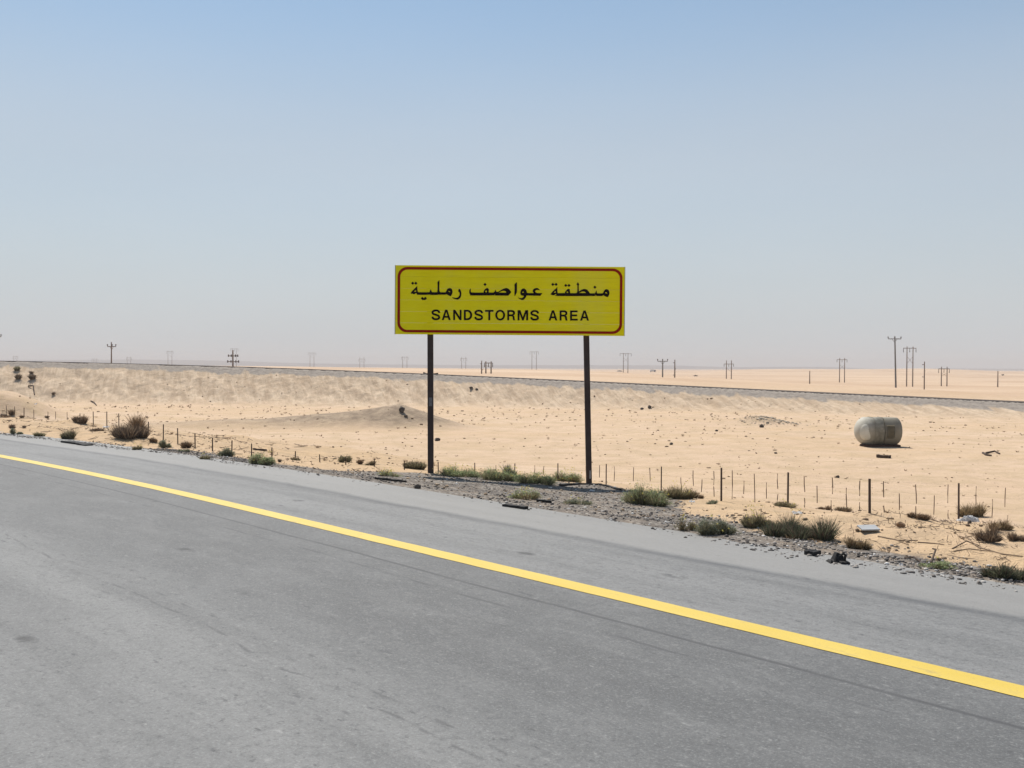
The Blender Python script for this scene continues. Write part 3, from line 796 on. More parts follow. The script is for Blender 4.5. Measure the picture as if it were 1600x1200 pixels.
GLYPH = {
 'S': [stroke([(.90, .69), (.86, .81), (.72, .905), (.5, .93), (.28, .90), (.125, .80), (.11, .70), (.19, .60), (.38, .54), (.62, .475), (.81, .40), (.89, .29), (.87, .18), (.73, .095), (.5, .07), (.28, .095), (.14, .18), (.09, .31)], .165, 13 / 15.8)],
 'A': [[(0, 0), (.385, 1), (.615, 1), (1, 0), (.79, 0), (.71, .225), (.29, .225), (.21, 0)], [(.345, .385), (.655, .385), (.5, .82)]],
 'N': [[(0, 0), (0, 1), (.22, 1), (.80, .30), (.80, 1), (1, 1), (1, 0), (.78, 0), (.20, .70), (.20, 0)]],
 'D': [dee(0, 1.0, 0, 1, .42), dee(.21, .78, .16, .84, .42)],
 'T': [[(.395, 0), (.395, .84), (0, .84), (0, 1), (1, 1), (1, .84), (.605, .84), (.605, 0)]],
 'O': [oval(.5, .52), oval(.325, .365)],
 'R': [[(0, 0), (0, 1), (.60, 1), (.80, .95), (.91, .85), (.935, .72), (.90, .60), (.80, .52), (.72, .49), (.82, .43), (.875, .33), (.90, .12), (.97, 0), (.75, 0), (.70, .10), (.68, .28), (.62, .38), (.52, .41), (.205, .41), (.205, 0)],
       [(.205, .57), (.205, .84), (.56, .84), (.68, .80), (.72, .71), (.69, .62), (.58, .57)]],
 'M': [[(0, 0), (0, 1), (.25, 1), (.5, .30), (.75, 1), (1, 1), (1, 0), (.83, 0), (.83, .72), (.575, 0), (.425, 0), (.17, .72), (.17, 0)]],
 'E': [[(0, 0), (0, 1), (.98, 1), (.98, .84), (.23, .84), (.23, .59), (.92, .59), (.92, .43), (.23, .43), (.23, .16), (1, .16), (1, 0)]],
}
def latin(name, letters):
    loops = []
    for ch, x0, x1 in letters:
        yt = 484.0 + 1.5 * (x0 - 674) / 246; yb = 499.9 + 0.9 * (x0 - 674) / 246
        for g in GLYPH[ch]: loops.append([pl(x0 + (x1 - x0) * u, yb + (yt - yb) * v) for u, v in g])
    return flat(name, embolden(loops, 0.22 * KS), M_BLK, 0.003)
latin('latin_word', [('S', 674.7, 687.8), ('A', 690.7, 704.2), ('N', 708.5, 721.1), ('D', 725.1, 737.7), ('S', 741.6, 754.6), ('T', 758.2, 770.9), ('O', 774.1, 789.0), ('R', 792.8, 805.3), ('M', 808.9, 825.0), ('S', 828.9, 841.8)])
latin('latin_word', [('A', 857.3, 870.5), ('R', 874.5, 887.0), ('E', 890.8, 902.3), ('A', 906.4, 919.9)])
# posts (square steel tube) with a foot plate, clamps behind the panel, a small worn sticker on the left one
for (xt, yt), (xb, yb), r in (((672.3, 440), (673.0, 741), 0.062), ((914.5, 440), (920.3, 755), 0.062)):
    B = at_depth(xb, yb, SY + 0.13); Tp = at_depth(xt, yt, SY + 0.13)
    off = Vector(sign.location)
    B = Vector(B) - off; Tp = Vector(Tp) - off
    dn = (B - Tp).normalized()
    bm = bmesh.new(); add_bar(bm, Tp, B + dn * 0.25, r, square=True)
    post = bm_obj('post', bm, M_POST, sign)
    for fz in (0.6, -0.6):
        bm = bmesh.new(); q = Tp.lerp(B, (0.18 if fz > 0 else 0.245))
        add_box(bm, (q.x, 0.075, sp(796, 469.7 - fz * 53.8).z), (0.18, 0.012, 0.05), bevel=0.003)
        bm_obj('clamp', bm, M_ALU, sign)
    if xt < 800:
        bm = bmesh.new(); q = Vector(at_depth(672.6, 628, SY)) - off
        add_box(bm, (q.x - 0.005, SY + 0.13 - 0.0655 - off.y, q.z), (0.075, 0.003, 0.19), bevel=0.001)
        bm_obj('sticker', bm, plain_mat('worn_sticker', (0.14, 0.14, 0.15), 0.6, 0.5, 25), post)
    else:
        bm = bmesh.new(); q = Vector(at_depth(921, 742, SY)) - off
        add_box(bm, (q.x + 0.02, SY + 0.13 - 0.0655 - off.y, q.z), (0.025, 0.003, 0.18), bevel=0.001)
        bm_obj('paint_chip', bm, plain_mat('bare_metal_scrape', (0.35, 0.36, 0.38), 0.5, 0.4, 25), post)

# ------------------------------------------------------------------ utility poles and two-legged line frames
def pole_at(px, top, Yd):
    t = at_depth(px, top, Yd)
    g = zat(t[0], Yd)
    return Vector((t[0], Yd, g)), t[2] - g, Yd / FPX
def t_pole(px, top, Yd, label, arm_px, arm_y, style, rpx=1.3, lean=0.0):
    P, h, k = pole_at(px, top, Yd)
    r = empty('utility_pole', P); tag(r, label, 'utility pole', 'utility poles behind the embankment')
    mat = M_POLEG if style == 'tee' else M_POLEW
    bm = bmesh.new(); add_bar(bm, (lean, 0, -0.4), (0, 0, h), rpx * k, rpx * k * 0.62, 10)
    bm_obj('pole', bm, mat, r, smooth=False)
    za = h - (arm_y - top) * k
    a = arm_px * k / 2
    if style in ('tee', 'brown_tee'):
        bm = bmesh.new(); add_bar(bm, (-a, 0.12, za), (a, 0.12, za), 0.075, square=True)
        bm_obj('crossarm', bm, mat, r)
        for sx in (-1, 0.12, 1) if style == 'brown_tee' else (-1, 0, 1):
            bm = bmesh.new(); L = 3.6 * k
            add_bar(bm, (sx * a, 0.12, za), (sx * a, 0.12, za + L), 0.05, 0.09, 8); add_bar(bm, (sx * a, 0.12, za + L * 0.5), (sx * a, 0.12, za + L), 0.14 if style == 'brown_tee' else 0.10, 0.12, 8)
            bm_obj('insulator', bm, M_INS, r)
        for sx in (-1, 1):
            bm = bmesh.new(); add_bar(bm, (0, 0.12, za - 5 * k), (sx * a * 0.45, 0.12, za), 0.04, seg=6)
            bm_obj('brace', bm, mat, r)
    elif style == 'double':
        for zz, aa in ((za, a * 0.85), (za - 9 * k, a)):
            bm = bmesh.new(); add_bar(bm, (-aa, 0.12, zz), (aa, 0.12, zz), 0.08, square=True); bm_obj('crossarm', bm, mat, r)
            for sx in (-1, -0.4, 0.5, 1):
                bm = bmesh.new(); add_bar(bm, (sx * aa, 0.12, zz - 0.22), (sx * aa, 0.12, zz + 0.30), 0.15, 0.12, 8); bm_obj('insulator', bm, M_INS, r)
    elif style == 'edge':
        for zz, sx in ((0.12, -1), (0.36, 1), (0.6, -1)):
            bm = bmesh.new(); add_bar(bm, (0, 0, h - zz * 40 * k), (sx * 2.2 * k, 0.3, h - zz * 40 * k), 0.07, seg=6); bm_obj('insulator', bm, M_INS, r)
    return r
t_pole(-6.5, 514, 175, 'utility pole at the left picture border with only an arm end showing', 15, 526, 'brown_tee')
t_pole(174, 534.5, 190, 'brown utility pole with one crossarm, standing alone at far left', 13, 541.5, 'brown_tee', 1.2)
t_pole(364, 547, 210, 'short dark pole with two crossarms and round insulators', 17, 556, 'double', 1.3)
t_pole(752.6, 563.5, 200, 'bare dark pole just left of the low two legged frame', 6, 570, 'edge', 1.1)
t_pole(1035.5, 561, 205, 'brown pole with wide upturned crossarm right of the sign', 15.5, 564.5, 'tee', 1.2)
t_pole(1054.5, 562, 205, 'thin bare pole beside the pole with the upturned crossarm', 5, 568, 'edge', 1.1)
t_pole(1265.3, 579.5, 160, 'short brown bare post left of the tank', 5, 590, 'post', 1.0)
t_pole(1398.2, 525.5, 186, 'tallest grey pole with a crossarm, above the tank', 20, 529.5, 'tee', 1.5, lean=0.35)
t_pole(1444.6, 565, 165, 'bare brown pole between two line frames at right', 5, 574, 'edge', 1.1)
t_pole(1559.3, 579.5, 280, 'short bare post standing alone at far right on sand', 5, 590, 'post', 1.0)

def h_frame(xc, top, arm_y, gap, arm, Yd, label, brace='x', drop=None):
    drop = drop or (6.5 if Yd < 300 else 4.0)
    P, h, k = pole_at(xc, top, Yd)
    r = empty('line_frame', P); tag(r, label, 'power line', 'two legged power line frames in the desert')
    g = gap * k / 2; za = h - (arm_y - top) * k; a = arm * k / 2
    for sx in (-1, 1):
        gz = zat(P.x + sx * g, P.y) - P.z
        bm = bmesh.new(); add_bar(bm, (sx * g, 0, gz - 0.4), (sx * g, 0, h), 0.185, 0.12, 8); bm_obj('leg', bm, M_POLEW, r)
    bm = bmesh.new(); add_bar(bm, (-a, 0.18, za), (a, 0.18, za), 0.09, square=True); bm_obj('crossarm', bm, M_POLEW, r)
    for sx in (-1, 0, 1):
        bm = bmesh.new(); add_bar(bm, (sx * a * 0.98, 0.18, za - 0.05), (sx * a * 0.98, 0.18, za - drop * k), 0.07, 0.10, 8); bm_obj('insulator', bm, M_INS, r)
    z1, z0 = za - 11 * k * h / (60 * 0.185), za - 19 * k * h / (60 * 0.185)
    z1 = za - h * 0.20; z0 = za - h * 0.38
    bm = bmesh.new(); add_bar(bm, (-g, 0.13, z1), (g, 0.13, z0), 0.04, seg=5)
    bm_obj('brace', bm, M_POLEW, r)
    if brace == 'x':
        bm = bmesh.new(); add_bar(bm, (g, -0.13, z1), (-g, -0.13, z0), 0.04, seg=5); bm_obj('brace', bm, M_POLEW, r)
    return r
h_frame(24, 556, 556.8, 5, 8, 1000, 'faintest line frame just above the embankment at far left', '/')
h_frame(148, 560.5, 561, 5, 10, 1000, 'faint line frame sunk behind the embankment, left of the single brown pole', '/')
h_frame(201.5, 557, 559, 5.5, 8, 900, 'small faint line frame right of the single brown pole', '/')
h_frame(265.5, 548, 549, 6.2, 10, 800, 'pale line frame midway between the two dark left poles', '/')
h_frame(366, 544.5, 545, 6.3, 12, 800, 'pale line frame directly behind the pole with two crossarms', '/')
h_frame(487.5, 551, 551.5, 6.2, 12.5, 800, 'line frame at the left end of the visible pale sand', '/')
h_frame(565.5, 557.5, 561, 6.6, 10, 800, 'line frame between the embankment and the sign, lower than its left neighbour', 'x')
h_frame(632.5, 557, 558, 6.8, 11, 740, 'line frame just left of the left sign post', '/')
h_frame(724.5, 557.5, 560, 6.6, 10, 740, 'line frame right of the left sign post, under the sign', '/')
h_frame(763.3, 564.5, 567.2, 8.2, 13, 230, 'low dark line frame under the middle of the sign, cut off by the embankment', '/')
h_frame(834.7, 549, 549.7, 7.0, 13.5, 620, 'tall slender line frame under the right half of the sign', '/')
h_frame(977.7, 551.5, 552.6, 7.2, 18, 480, 'line frame just right of the right sign post, with a wide arm', 'x')
h_frame(1139, 563, 568.8, 7.8, 15, 330, 'line frame midway between the sign and the tank', '/')
h_frame(1316, 559.5, 562, 7.8, 16, 345, 'line frame on the sand left of the tallest pole', 'x')
h_frame(1422, 541.5, 544, 9.4, 20, 276, 'tallest line frame, just right of the tallest pole', 'x')
h_frame(1475.5, 573, 576.3, 8.8, 17, 290, 'lowest line frame with crossed braces at far right', 'x')

# ------------------------------------------------------------------ far specks: truck, brown shelter
def far_truck(px, py):
    P = ground(px, py); k = P.y / FPX
    r = empty('parked_truck', P); tag(r, 'tiny white truck far off on the sand right of the sign', 'truck')
    bm = bmesh.new(); add_box(bm, (-0.8, 0, 1.75), (3.6, 2.2, 1.9), bevel=0.06); bm_obj('cargo_box', bm, M_WHITE, r)
    bm = bmesh.new(); vs = add_box(bm, (2.0, 0, 1.25), (1.6, 2.0, 1.7), bevel=0.12); bm_obj('cab', bm, plain_mat('dark_cab_paint', (0.09, 0.10, 0.12), 0.4, 0.1, 2), r)
    bm = bmesh.new(); add_box(bm, (0.1, 0, 0.66), (5.2, 1.2, 0.2)); bm_obj('chassis', bm, M_RUB, r)
    for x in (-2.0, 1.9):
        for y in (-0.95, 0.95):
            bm = bmesh.new(); add_bar(bm, (x, y - 0.14, 0.42), (x, y + 0.14, 0.42), 0.42, seg=14); bm_obj('wheel', bm, M_RUB, r)
    s = 8.5 * k / 5.4
    r.scale = (s, s, s)
far_truck(1020, 581.3)
def shelter(px, py, w):
    P = ground(px, py); k = P.y / FPX; w = w * k / 2
    r = empty('tent', P); tag(r, 'low brown tent beside the wide armed line frame', 'tent')
    bm = bmesh.new()
    prof = [(-w, 0), (-w * 0.8, w * 0.25), (-w * 0.2, w * 0.42), (w * 0.1, w * 0.36), (w * 0.45, w * 0.40), (w * 0.9, w * 0.2), (w, 0)]
    A = [bm.verts.new((x, -w * 0.5, z)) for x, z in prof]; B = [bm.verts.new((x, w * 0.5, z)) for x, z in prof]
    for i in range(len(prof) - 1): bm.faces.new((A[i], A[i + 1], B[i + 1], B[i]))
    bm.faces.new(A[::-1]); bm.faces.new(B)
    bm_obj('canopy', bm, plain_mat('brown_tent_cloth', (0.10, 0.07, 0.055), 0.9, 0.2, 2), r)
    for x, z in prof[1:-1:2]:
        bm = bmesh.new(); add_bar(bm, (x, -w * 0.53, 0), (x, -w * 0.53, z), 0.05, seg=6); bm_obj('pole', bm, M_POLEW, r)
shelter(968, 580.5, 8.5)

# ------------------------------------------------------------------ the big rounded tank lying on the plain
def tank():
    P = ground(1370, 696.5); k = P.y / FPX
    hw = 35.5 * k; hh = 43.5 * k
    r = empty('old_tank', P); tag(r, 'big grey beige rounded tank lying on the sand plain', 'tank')
    tm = NT('stained_tank_skin_sunlit_end'); co = tm.coord()
    a = tm.noise(tm.mapping(co, (1, 1, 1)), 2.2, 5, 0.6, 0.4); b = tm.noise(co, 9, 4, 0.65)
    c = tm.mix(tm.frange(a, 0.36, 0.64), (0.105, 0.100, 0.078), (0.225, 0.215, 0.17))
    c = tm.mix(tm.frange(b, 0.45, 0.75, 0, 0.5), c, (0.34, 0.32, 0.27))
    sx_ = tm.n('ShaderNodeSeparateXYZ'); tm.l(co, sx_.inputs[0])
    pale = tm.frange(tm.math('ADD', sx_.outputs[0], tm.frange(a, 0.3, 0.7, -0.25, 0.25)), -0.75 * hw, -0.20 * hw, 0.85, 0)  # left end painted paler to imitate sunlight on it, edge broken by noise
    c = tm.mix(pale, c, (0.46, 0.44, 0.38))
    tm.base(c); tm.set('Roughness', 0.7); tm.bump(b, 0.3, 0.03)
    def shell(name, x0, x1, rl, rr, scale, mat, yoff=0.0, n=36, mseg=40, flatten=True, zc=0.50):
        """body of revolution along x with rounded ends of radius rl / rr, sitting flat on the ground"""
        R = hh * zc * scale
        prof = []
        for i in range(n + 1):
            f = i / n; x = x0 + (x1 - x0) * (0.5 - 0.5 * math.cos(math.pi * f))
            rad = R
            if x < x0 + rl: rad = R * (1 - ((x0 + rl - x) / rl) ** 2.2) ** (1 / 2.2) if x > x0 else 0.0
            if x > x1 - rr: rad = min(rad, R * (0.50 + 0.50 * (max(0.0, 1 - ((x - x1 + rr) / rr) ** 2.3)) ** (1 / 2.3)))
            prof.append((x, max(rad, 0.001)))
        bm = bmesh.new(); rings = []
        for x, rad in prof:
            ring = []
            for j in range(mseg):
                an = 2 * math.pi * j / mseg
                y = math.cos(an) * rad * 1.05; z = hh * 0.5 + math.sin(an) * rad * 1.12 + 0.04 * hh
                z = max(z, -0.03) + 0.0
                z = min(z, hh * 1.02)
                ring.append(bm.verts.new((x, y + yoff, z)))
            rings.append(ring)
        for A, B in zip(rings[:-1], rings[1:]):
            for j in range(mseg): bm.faces.new((A[j], A[(j + 1) % mseg], B[(j + 1) % mseg], B[j]))
        bm.faces.new(rings[0][::-1]); bm.faces.new(rings[-1])
        o = bm_obj(name, bm, mat, r, smooth=True)
        return o
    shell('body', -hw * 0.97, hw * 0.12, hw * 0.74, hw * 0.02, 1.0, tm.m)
    tm2 = plain_mat('tank_band_skin', (0.215, 0.20, 0.16), 0.7, 0.3, 2.2, bump=0.2)
    shell('end_section', hw * 0.14, hw * 0.97, hw * 0.02, hw * 0.46, 0.99, tm2)
    # seam hoops
    for x, s_ in ((hw * 0.13, 1.012), (-hw * 0.30, 1.006)):
        bm = bmesh.new(); pts = []
        for j in range(40):
            an = math.radians(-50 + 280 * j / 39)
            R = hh * 0.5 * s_
            pts.append((x, -math.cos(an) * R * 1.05, min(hh * 1.03, max(0.0, hh * 0.54 + math.sin(an) * R * 1.12))))
        tube(bm, pts, 0.011, 6); bm_obj('hoop', bm, tm2, r)
    # pale round boss, enlarged to imitate sunlight on the left end, and a tan patch on the right section
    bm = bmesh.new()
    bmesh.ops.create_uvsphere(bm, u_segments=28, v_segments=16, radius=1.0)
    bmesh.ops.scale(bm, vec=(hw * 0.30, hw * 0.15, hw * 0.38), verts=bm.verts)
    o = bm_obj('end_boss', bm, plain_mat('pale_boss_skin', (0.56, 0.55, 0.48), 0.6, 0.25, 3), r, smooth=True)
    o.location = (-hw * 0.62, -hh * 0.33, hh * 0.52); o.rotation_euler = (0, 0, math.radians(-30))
    bm = bmesh.new()
    NU, NV = 8, 14; gridv = []
    for i in range(NU + 1):
        row = []
        for j in range(NV + 1):
            x = hw * (0.20 + 0.34 * i / NU); an = math.radians(-26 + 50 * j / NV); R = hh * 0.5 * 0.99
            row.append(bm.verts.new((x, -math.cos(an) * R * 1.05 - 0.012, hh * 0.54 + math.sin(an) * R * 1.12)))
        gridv.append(row)
    for i in range(NU):
        for j in range(NV): bm.faces.new((gridv[i][j], gridv[i + 1][j], gridv[i + 1][j + 1], gridv[i][j + 1]))
    bmesh.ops.solidify(bm, geom=bm.faces[:], thickness=0.008)
    bm_obj('tan_patch', bm, plain_mat('tan_patch_cloth', (0.235, 0.208, 0.145), 0.75, 0.25, 5), r, smooth=True)
    bm = bmesh.new(); add_box(bm, (hw * 0.02, -hh * 0.27, 0.02), (hw * 1.60, hh * 0.45, 0.14), bevel=0.03)
    bm_obj('base_skid', bm, plain_mat('rusty_skid', (0.06, 0.03, 0.022), 0.8, 0.3, 6), r)
tank()

# ------------------------------------------------------------------ fence: posts, droppers and wires
fen = empty('wire_fence', (0, 24, -0.7))
tag(fen, 'low rusty wire fence with thin stick droppers along the roadside sand', 'fence')
FPOSTS = [(10, 634, 648), (23, 635, 648), (37.5, 637, 652), (53, 640, 653), (75, 643, 654), (87, 643, 654), (105, 644, 655), (125, 646, 658), (146, 643, 664), (167, 643, 667), (186, 646, 671), (209, 653, 674), (232, 659, 680), (255, 663, 687), (278, 669, 694),
          (305, 677, 700), (332, 684, 705), (362, 688, 708), (393, 693, 713), (425, 699, 716), (461, 705, 718), (500, 710, 722), (540, 714, 726), (585, 717, 729), (632, 720, 734), (685, 722, 737), (742, 723, 739), (804, 724, 743), (872, 724, 752),
          (947, 725, 757), (1033, 729, 768), (1127, 731, 783), (1231, 738, 790), (1359, 748, 802), (1498, 755, 811), (1662, 762, 822), (1850, 772, 838)]
FP = []
def is_thick(px): return px > 900
for px, top, bot in FPOSTS:
    g = ground(px, bot); FP.append((px, g, at_depth(px, top, g.y)[2]))
for px, g, zt in FP:
    k = g.y / FPX
    bm = bmesh.new()
    r_ = 0.016 if px > 1100 else 0.012
    add_bar(bm, (0, 0, -0.15), ((random.random() - .5) * 0.02, 0, zt - g.z), r_, r_ * 0.9, square=True)
    bm_obj('fence_post', bm, M_FPOST, fen, loc=Vector((g.x, g.y, g.z)) - Vector(fen.location))
def fence_Y(px):
    return float(np.interp(px, [a[0] for a in FP], [a[1].y for a in FP]))
DROPS = [(937, 727, 746), (960, 729, 752), (990, 730, 752), (1015, 731, 752), (1064, 746, 763), (1083, 735, 759), (1097, 749, 769), (1115, 736, 758), (1115.4, 760, 776), (1144, 735, 780), (1162, 751, 772), (1179, 740, 785), (1197, 754, 779),
         (1215, 740, 764), (1215.6, 772, 787), (1257, 744, 769), (1257.4, 778, 793), (1277, 759, 786), (1300, 746, 772), (1299, 782, 800), (1322, 762, 792), (1344, 751, 775), (1343.3, 785, 801), (1381, 752, 777), (1380.6, 790, 805), (1405, 771, 797),
         (1431, 757, 787), (1430.5, 791, 808), (1460, 774, 804), (1482, 757, 786), (1482, 797, 811), (1526, 760, 789), (1551, 780, 809), (1571, 762, 792), (1575, 805, 828), (915, 728, 745), (850, 728, 742), (775, 727, 738), (836, 727, 741)]
for px, a, b in DROPS:
    Yd = fence_Y(px) - 0.03
    A = Vector(at_depth(px + random.uniform(-0.6, 0.6), a, Yd)); B = Vector(at_depth(px + random.uniform(-1.2, 1.2), b, Yd))
    m = A.lerp(B, 0.5) + Vector((random.uniform(-0.008, 0.008), 0, 0))
    bm = bmesh.new(); tube(bm, [A, m, B], [0.0075, 0.009, 0.0075], 6)
    for v in bm.verts: v.co -= Vector(fen.location)
    bm_obj('dropper', bm, M_DROP, fen)
for f in (0.35, 0.65, 0.95):
    bm = bmesh.new()
    tube(bm, [Vector((g.x, g.y - 0.024, g.z + (zt - g.z) * f)) - Vector(fen.location) for px, g, zt in FP], 0.0007, 4)
    bm_obj('wire', bm, M_FPOST, fen)

# ------------------------------------------------------------------ loose stones (uncountable)
def ico():
    bm = bmesh.new(); bmesh.ops.create_icosphere(bm, subdivisions=1, radius=1.0)
    V = np.array([v.co[:] for v in bm.verts]); Fc = np.array([[v.index for v in f.verts] for f in bm.faces]); bm.free()
    return V, Fc
ICO_V, ICO_F = ico()
def stone_field(name, x, y, size, mat, sink=0.25, flat_=0.65):
    n = len(x); nv = len(ICO_V)
    V = np.repeat(ICO_V[None], n, 0) * (0.72 + 0.5 * rng.random((n, nv, 1)))
    V = V * np.stack([0.7 + 0.7 * rng.random(n), 0.7 + 0.6 * rng.random(n), flat_ * (0.6 + 0.7 * rng.random(n))], 1)[:, None, :]
    a = rng.random(n) * 6.28; c, s = np.cos(a)[:, None], np.sin(a)[:, None]
    V = np.stack([V[..., 0] * c - V[..., 1] * s, V[..., 0] * s + V[..., 1] * c, V[..., 2]], -1) * size[:, None, None]
    z = height(x, y)
    V = V + np.stack([x, y, z + size * flat_ * (0.9 - 2 * sink)], 1)[:, None, :]
    Fc = (ICO_F[None] + (np.arange(n) * nv)[:, None, None]).reshape(-1, 3)
    return tag(np_mesh(name, V.reshape(-1, 3), Fc, mat), kind='stuff')
n = 42000
t_ = rng.random(n) ** 1.3 * 40 - 4; gsx = np.interp(t_, GRAV_T, GRAV_S)
s_ = 2.5 + (gsx - 2.5 + 0.25) * rng.random(n) ** 0.85
s_ = s_ + rng.normal(0, 0.12, n)
keep = (s_ > 2.62 + 0.12 * rng.normal(0, 1, n)) & (fbm(t_ * 0.6, s_ * 1.2, 3) + 0.55 > rng.random(n) * 0.9)
x, y = road_xy(t_[keep], s_[keep])
stone_field('gravel', x, y, 0.006 + 0.022 * rng.random(len(x)) ** 3.6, M_STONES)
n = 4200                                                            # pebbles on the sandy verge
t_ = rng.random(n) * 46 - 5; s_ = 4 + 9 * rng.random(n)
keep = fbm(t_ * 0.5 + 7, s_ * 0.5, 3) > -0.1
x, y = road_xy(t_[keep], s_[keep])
stone_field('verge_pebbles', x, y, 0.010 + 0.03 * rng.random(len(x)) ** 3, M_PEB)
n = 7500                                                           # clods scattered over the plain and the embankment slope
y = 20 + 72 * rng.random(n) ** 0.75; x = (rng.random(n) * 2 - 1) * 0.62 * y
tq, sq = road_ts(x, y)
keep = (sq > 11.5) & (emb_d(x, y) < -2.8) & (fbm(x * 0.12, y * 0.12, 3) + 0.45 > rng.random(n) * 1.1)
x, y = x[keep], y[keep]
stone_field('sand_clods', x, y, 0.014 + 0.060 * rng.random(len(x)) ** 4.5 * np.clip(y / 40, 0.6, 1.5), M_PEB, 0.3, 0.55)
n = 260                                                             # rubble on the small heap
x = rng.normal(15.4, 0.9, n); y = rng.normal(57.6, 0.8, n)
stone_field('rubble', x, y, 0.025 + 0.065 * rng.random(n) ** 2, island_mat('rubble_stones', [(0, (0.19, 0.16, 0.125)), (0.5, (0.36, 0.305, 0.235)), (1, (0.52, 0.45, 0.36))]), 0.35)

# ------------------------------------------------------------------ plants
def blades(n, spread, hgt, wid, lean, seed, base_r=0.5, droop=0.0, thick=1.0, shape='dome', up=0.0):
    """n slender tapering blades leaving the ground round the middle; returns verts, quads"""
    g = np.random.default_rng(seed)
    an = g.random(n) * 2 * math.pi; rr = np.sqrt(g.random(n))
    bx = np.cos(an) * rr * spread[0] * base_r; by = np.sin(an) * rr * spread[1] * base_r
    fx = np.cos(an) * rr; fy = np.sin(an) * rr
    dome = np.sqrt(np.clip(1 - 0.72 * rr ** 2, 0, 1)) if shape == 'dome' else np.ones(n)
    L = hgt * dome * (0.45 + 0.6 * g.random(n))
    tx = bx + fx * spread[0] * (1 - base_r) * (0.6 + 0.6 * g.random(n)) + g.normal(0, lean, n) * L
    ty = by + fy * spread[1] * (1 - base_r) * (0.6 + 0.6 * g.random(n)) + g.normal(0, lean, n) * L
    tz = L
    V = []; 
    wa = g.random(n) * 2 * math.pi
    wx, wy = np.cos(wa) * wid, np.sin(wa) * wid
    for f, wf in ((0.0, 0.7), (0.5, 1.0), (1.0, 0.25)):
        px_ = bx + (tx - bx) * f ** 1.3; py_ = by + (ty - by) * f ** 1.3
        pz_ = tz * (f - droop * f * f)
        V.append(np.stack([px_ - wx * wf, py_ - wy * wf, pz_], 1)); V.append(np.stack([px_ + wx * wf, py_ + wy * wf, pz_], 1))
    V = np.stack(V, 1).reshape(-1, 3)
    b = np.arange(n) * 6
    Fq = np.concatenate([np.stack([b, b + 1, b + 3, b + 2], 1), np.stack([b + 2, b + 3, b + 5, b + 4], 1)])
    return V, Fq
def lobes(w, g):
    m = int(np.clip(round(w / 11), 1, 9))
    out = []
    for i in range(m):
        c = (-0.72 + 1.44 * (i + 0.5) / m + g.uniform(-0.12, 0.12)) * (m > 1)
        out.append((c, g.uniform(-0.45, 0.45), g.uniform(0.30, 0.52) + 0.45 / m, (0.45 + 0.6 * g.random()) * (1 - 0.38 * abs(c) ** 1.5), 0.5 + g.random()))
    k = int(g.integers(0, m)); o = out[k]; out[k] = (o[0], o[1], o[2], 1.0, o[4])
    return out
def leaves(n, spread, hgt, size, seed, zmin=0.05, clump=9):
    """small leaf quads gathered in clumps through the crown's volume"""
    g = np.random.default_rng(seed)
    nc = max(3, n // clump)
    an = g.random(nc) * 2 * math.pi; rr = np.sqrt(g.random(nc)); zz = g.random(nc) ** 0.8
    lim = np.sqrt(np.clip(1 - (zz * 0.95) ** 2, 0.05, 1))
    C = np.stack([np.cos(an) * rr * lim * spread[0], np.sin(an) * rr * lim * spread[1], zmin * hgt + zz * hgt * 0.9], 1)
    C = C * (0.85 + 0.3 * g.random((nc, 1)))
    i = g.integers(0, nc, n)
    P = C[i] + g.normal(0, 1, (n, 3)) * np.array([spread[0], spread[1], hgt * 0.8]) * 0.11
    P[:, 2] = np.clip(P[:, 2], 0.01, None)
    d1 = g.normal(0, 1, (n, 3)); d1 /= np.linalg.norm(d1, axis=1, keepdims=True)
    d2 = np.cross(d1, g.normal(0, 1, (n, 3))); d2 /= np.linalg.norm(d2, axis=1, keepdims=True) + 1e-9
    L = size * (0.6 + 0.8 * g.random((n, 1)))
    V = np.stack([P - d1 * L, P + d2 * L * 0.38, P + d1 * L, P - d2 * L * 0.38], 1).reshape(-1, 3)
    b = np.arange(n) * 4
    return V, np.stack([b, b + 1, b + 2, b + 3], 1)
LEAF = {
 'green': island_mat('green_leaf', [(0, (0.113, 0.148, 0.070)), (0.5, (0.227, 0.278, 0.136)), (0.85, (0.383, 0.434, 0.227)), (1, (0.592, 0.643, 0.348))], 0.7, 0.5),
 'grey': island_mat('grey_green_leaf', [(0, (0.094, 0.106, 0.073)), (0.5, (0.188, 0.206, 0.144)), (1, (0.325, 0.344, 0.244))], 0.8, 0.45),
 'dark': island_mat('dark_broom_stem', [(0, (0.046, 0.054, 0.034)), (0.6, (0.101, 0.112, 0.070)), (1, (0.216, 0.230, 0.142))], 0.8, 0.3),
 'olive': island_mat('olive_scrub', [(0, (0.115, 0.101, 0.057)), (0.5, (0.216, 0.196, 0.115)), (1, (0.365, 0.324, 0.203))], 0.85, 0.4),
 'dry': island_mat('dry_brown_stem', [(0, (0.101, 0.065, 0.041)), (0.5, (0.203, 0.135, 0.085)), (1, (0.365, 0.263, 0.169))], 0.9, 0.3),
 'darkdry': island_mat('dead_dark_stem', [(0, (0.074, 0.054, 0.041)), (0.5, (0.162, 0.121, 0.089)), (1, (0.324, 0.243, 0.176))], 0.9, 0.25),
 'straw': island_mat('straw_stem', [(0, (0.17, 0.12, 0.065)), (0.5, (0.28, 0.21, 0.12)), (1, (0.42, 0.33, 0.2))], 0.85, 0.2),
 'yellow': island_mat('yellow_flower', [(0, (0.50, 0.42, 0.06)), (1, (0.72, 0.62, 0.16))], 0.7, 0.3),
}
SEED = [100]
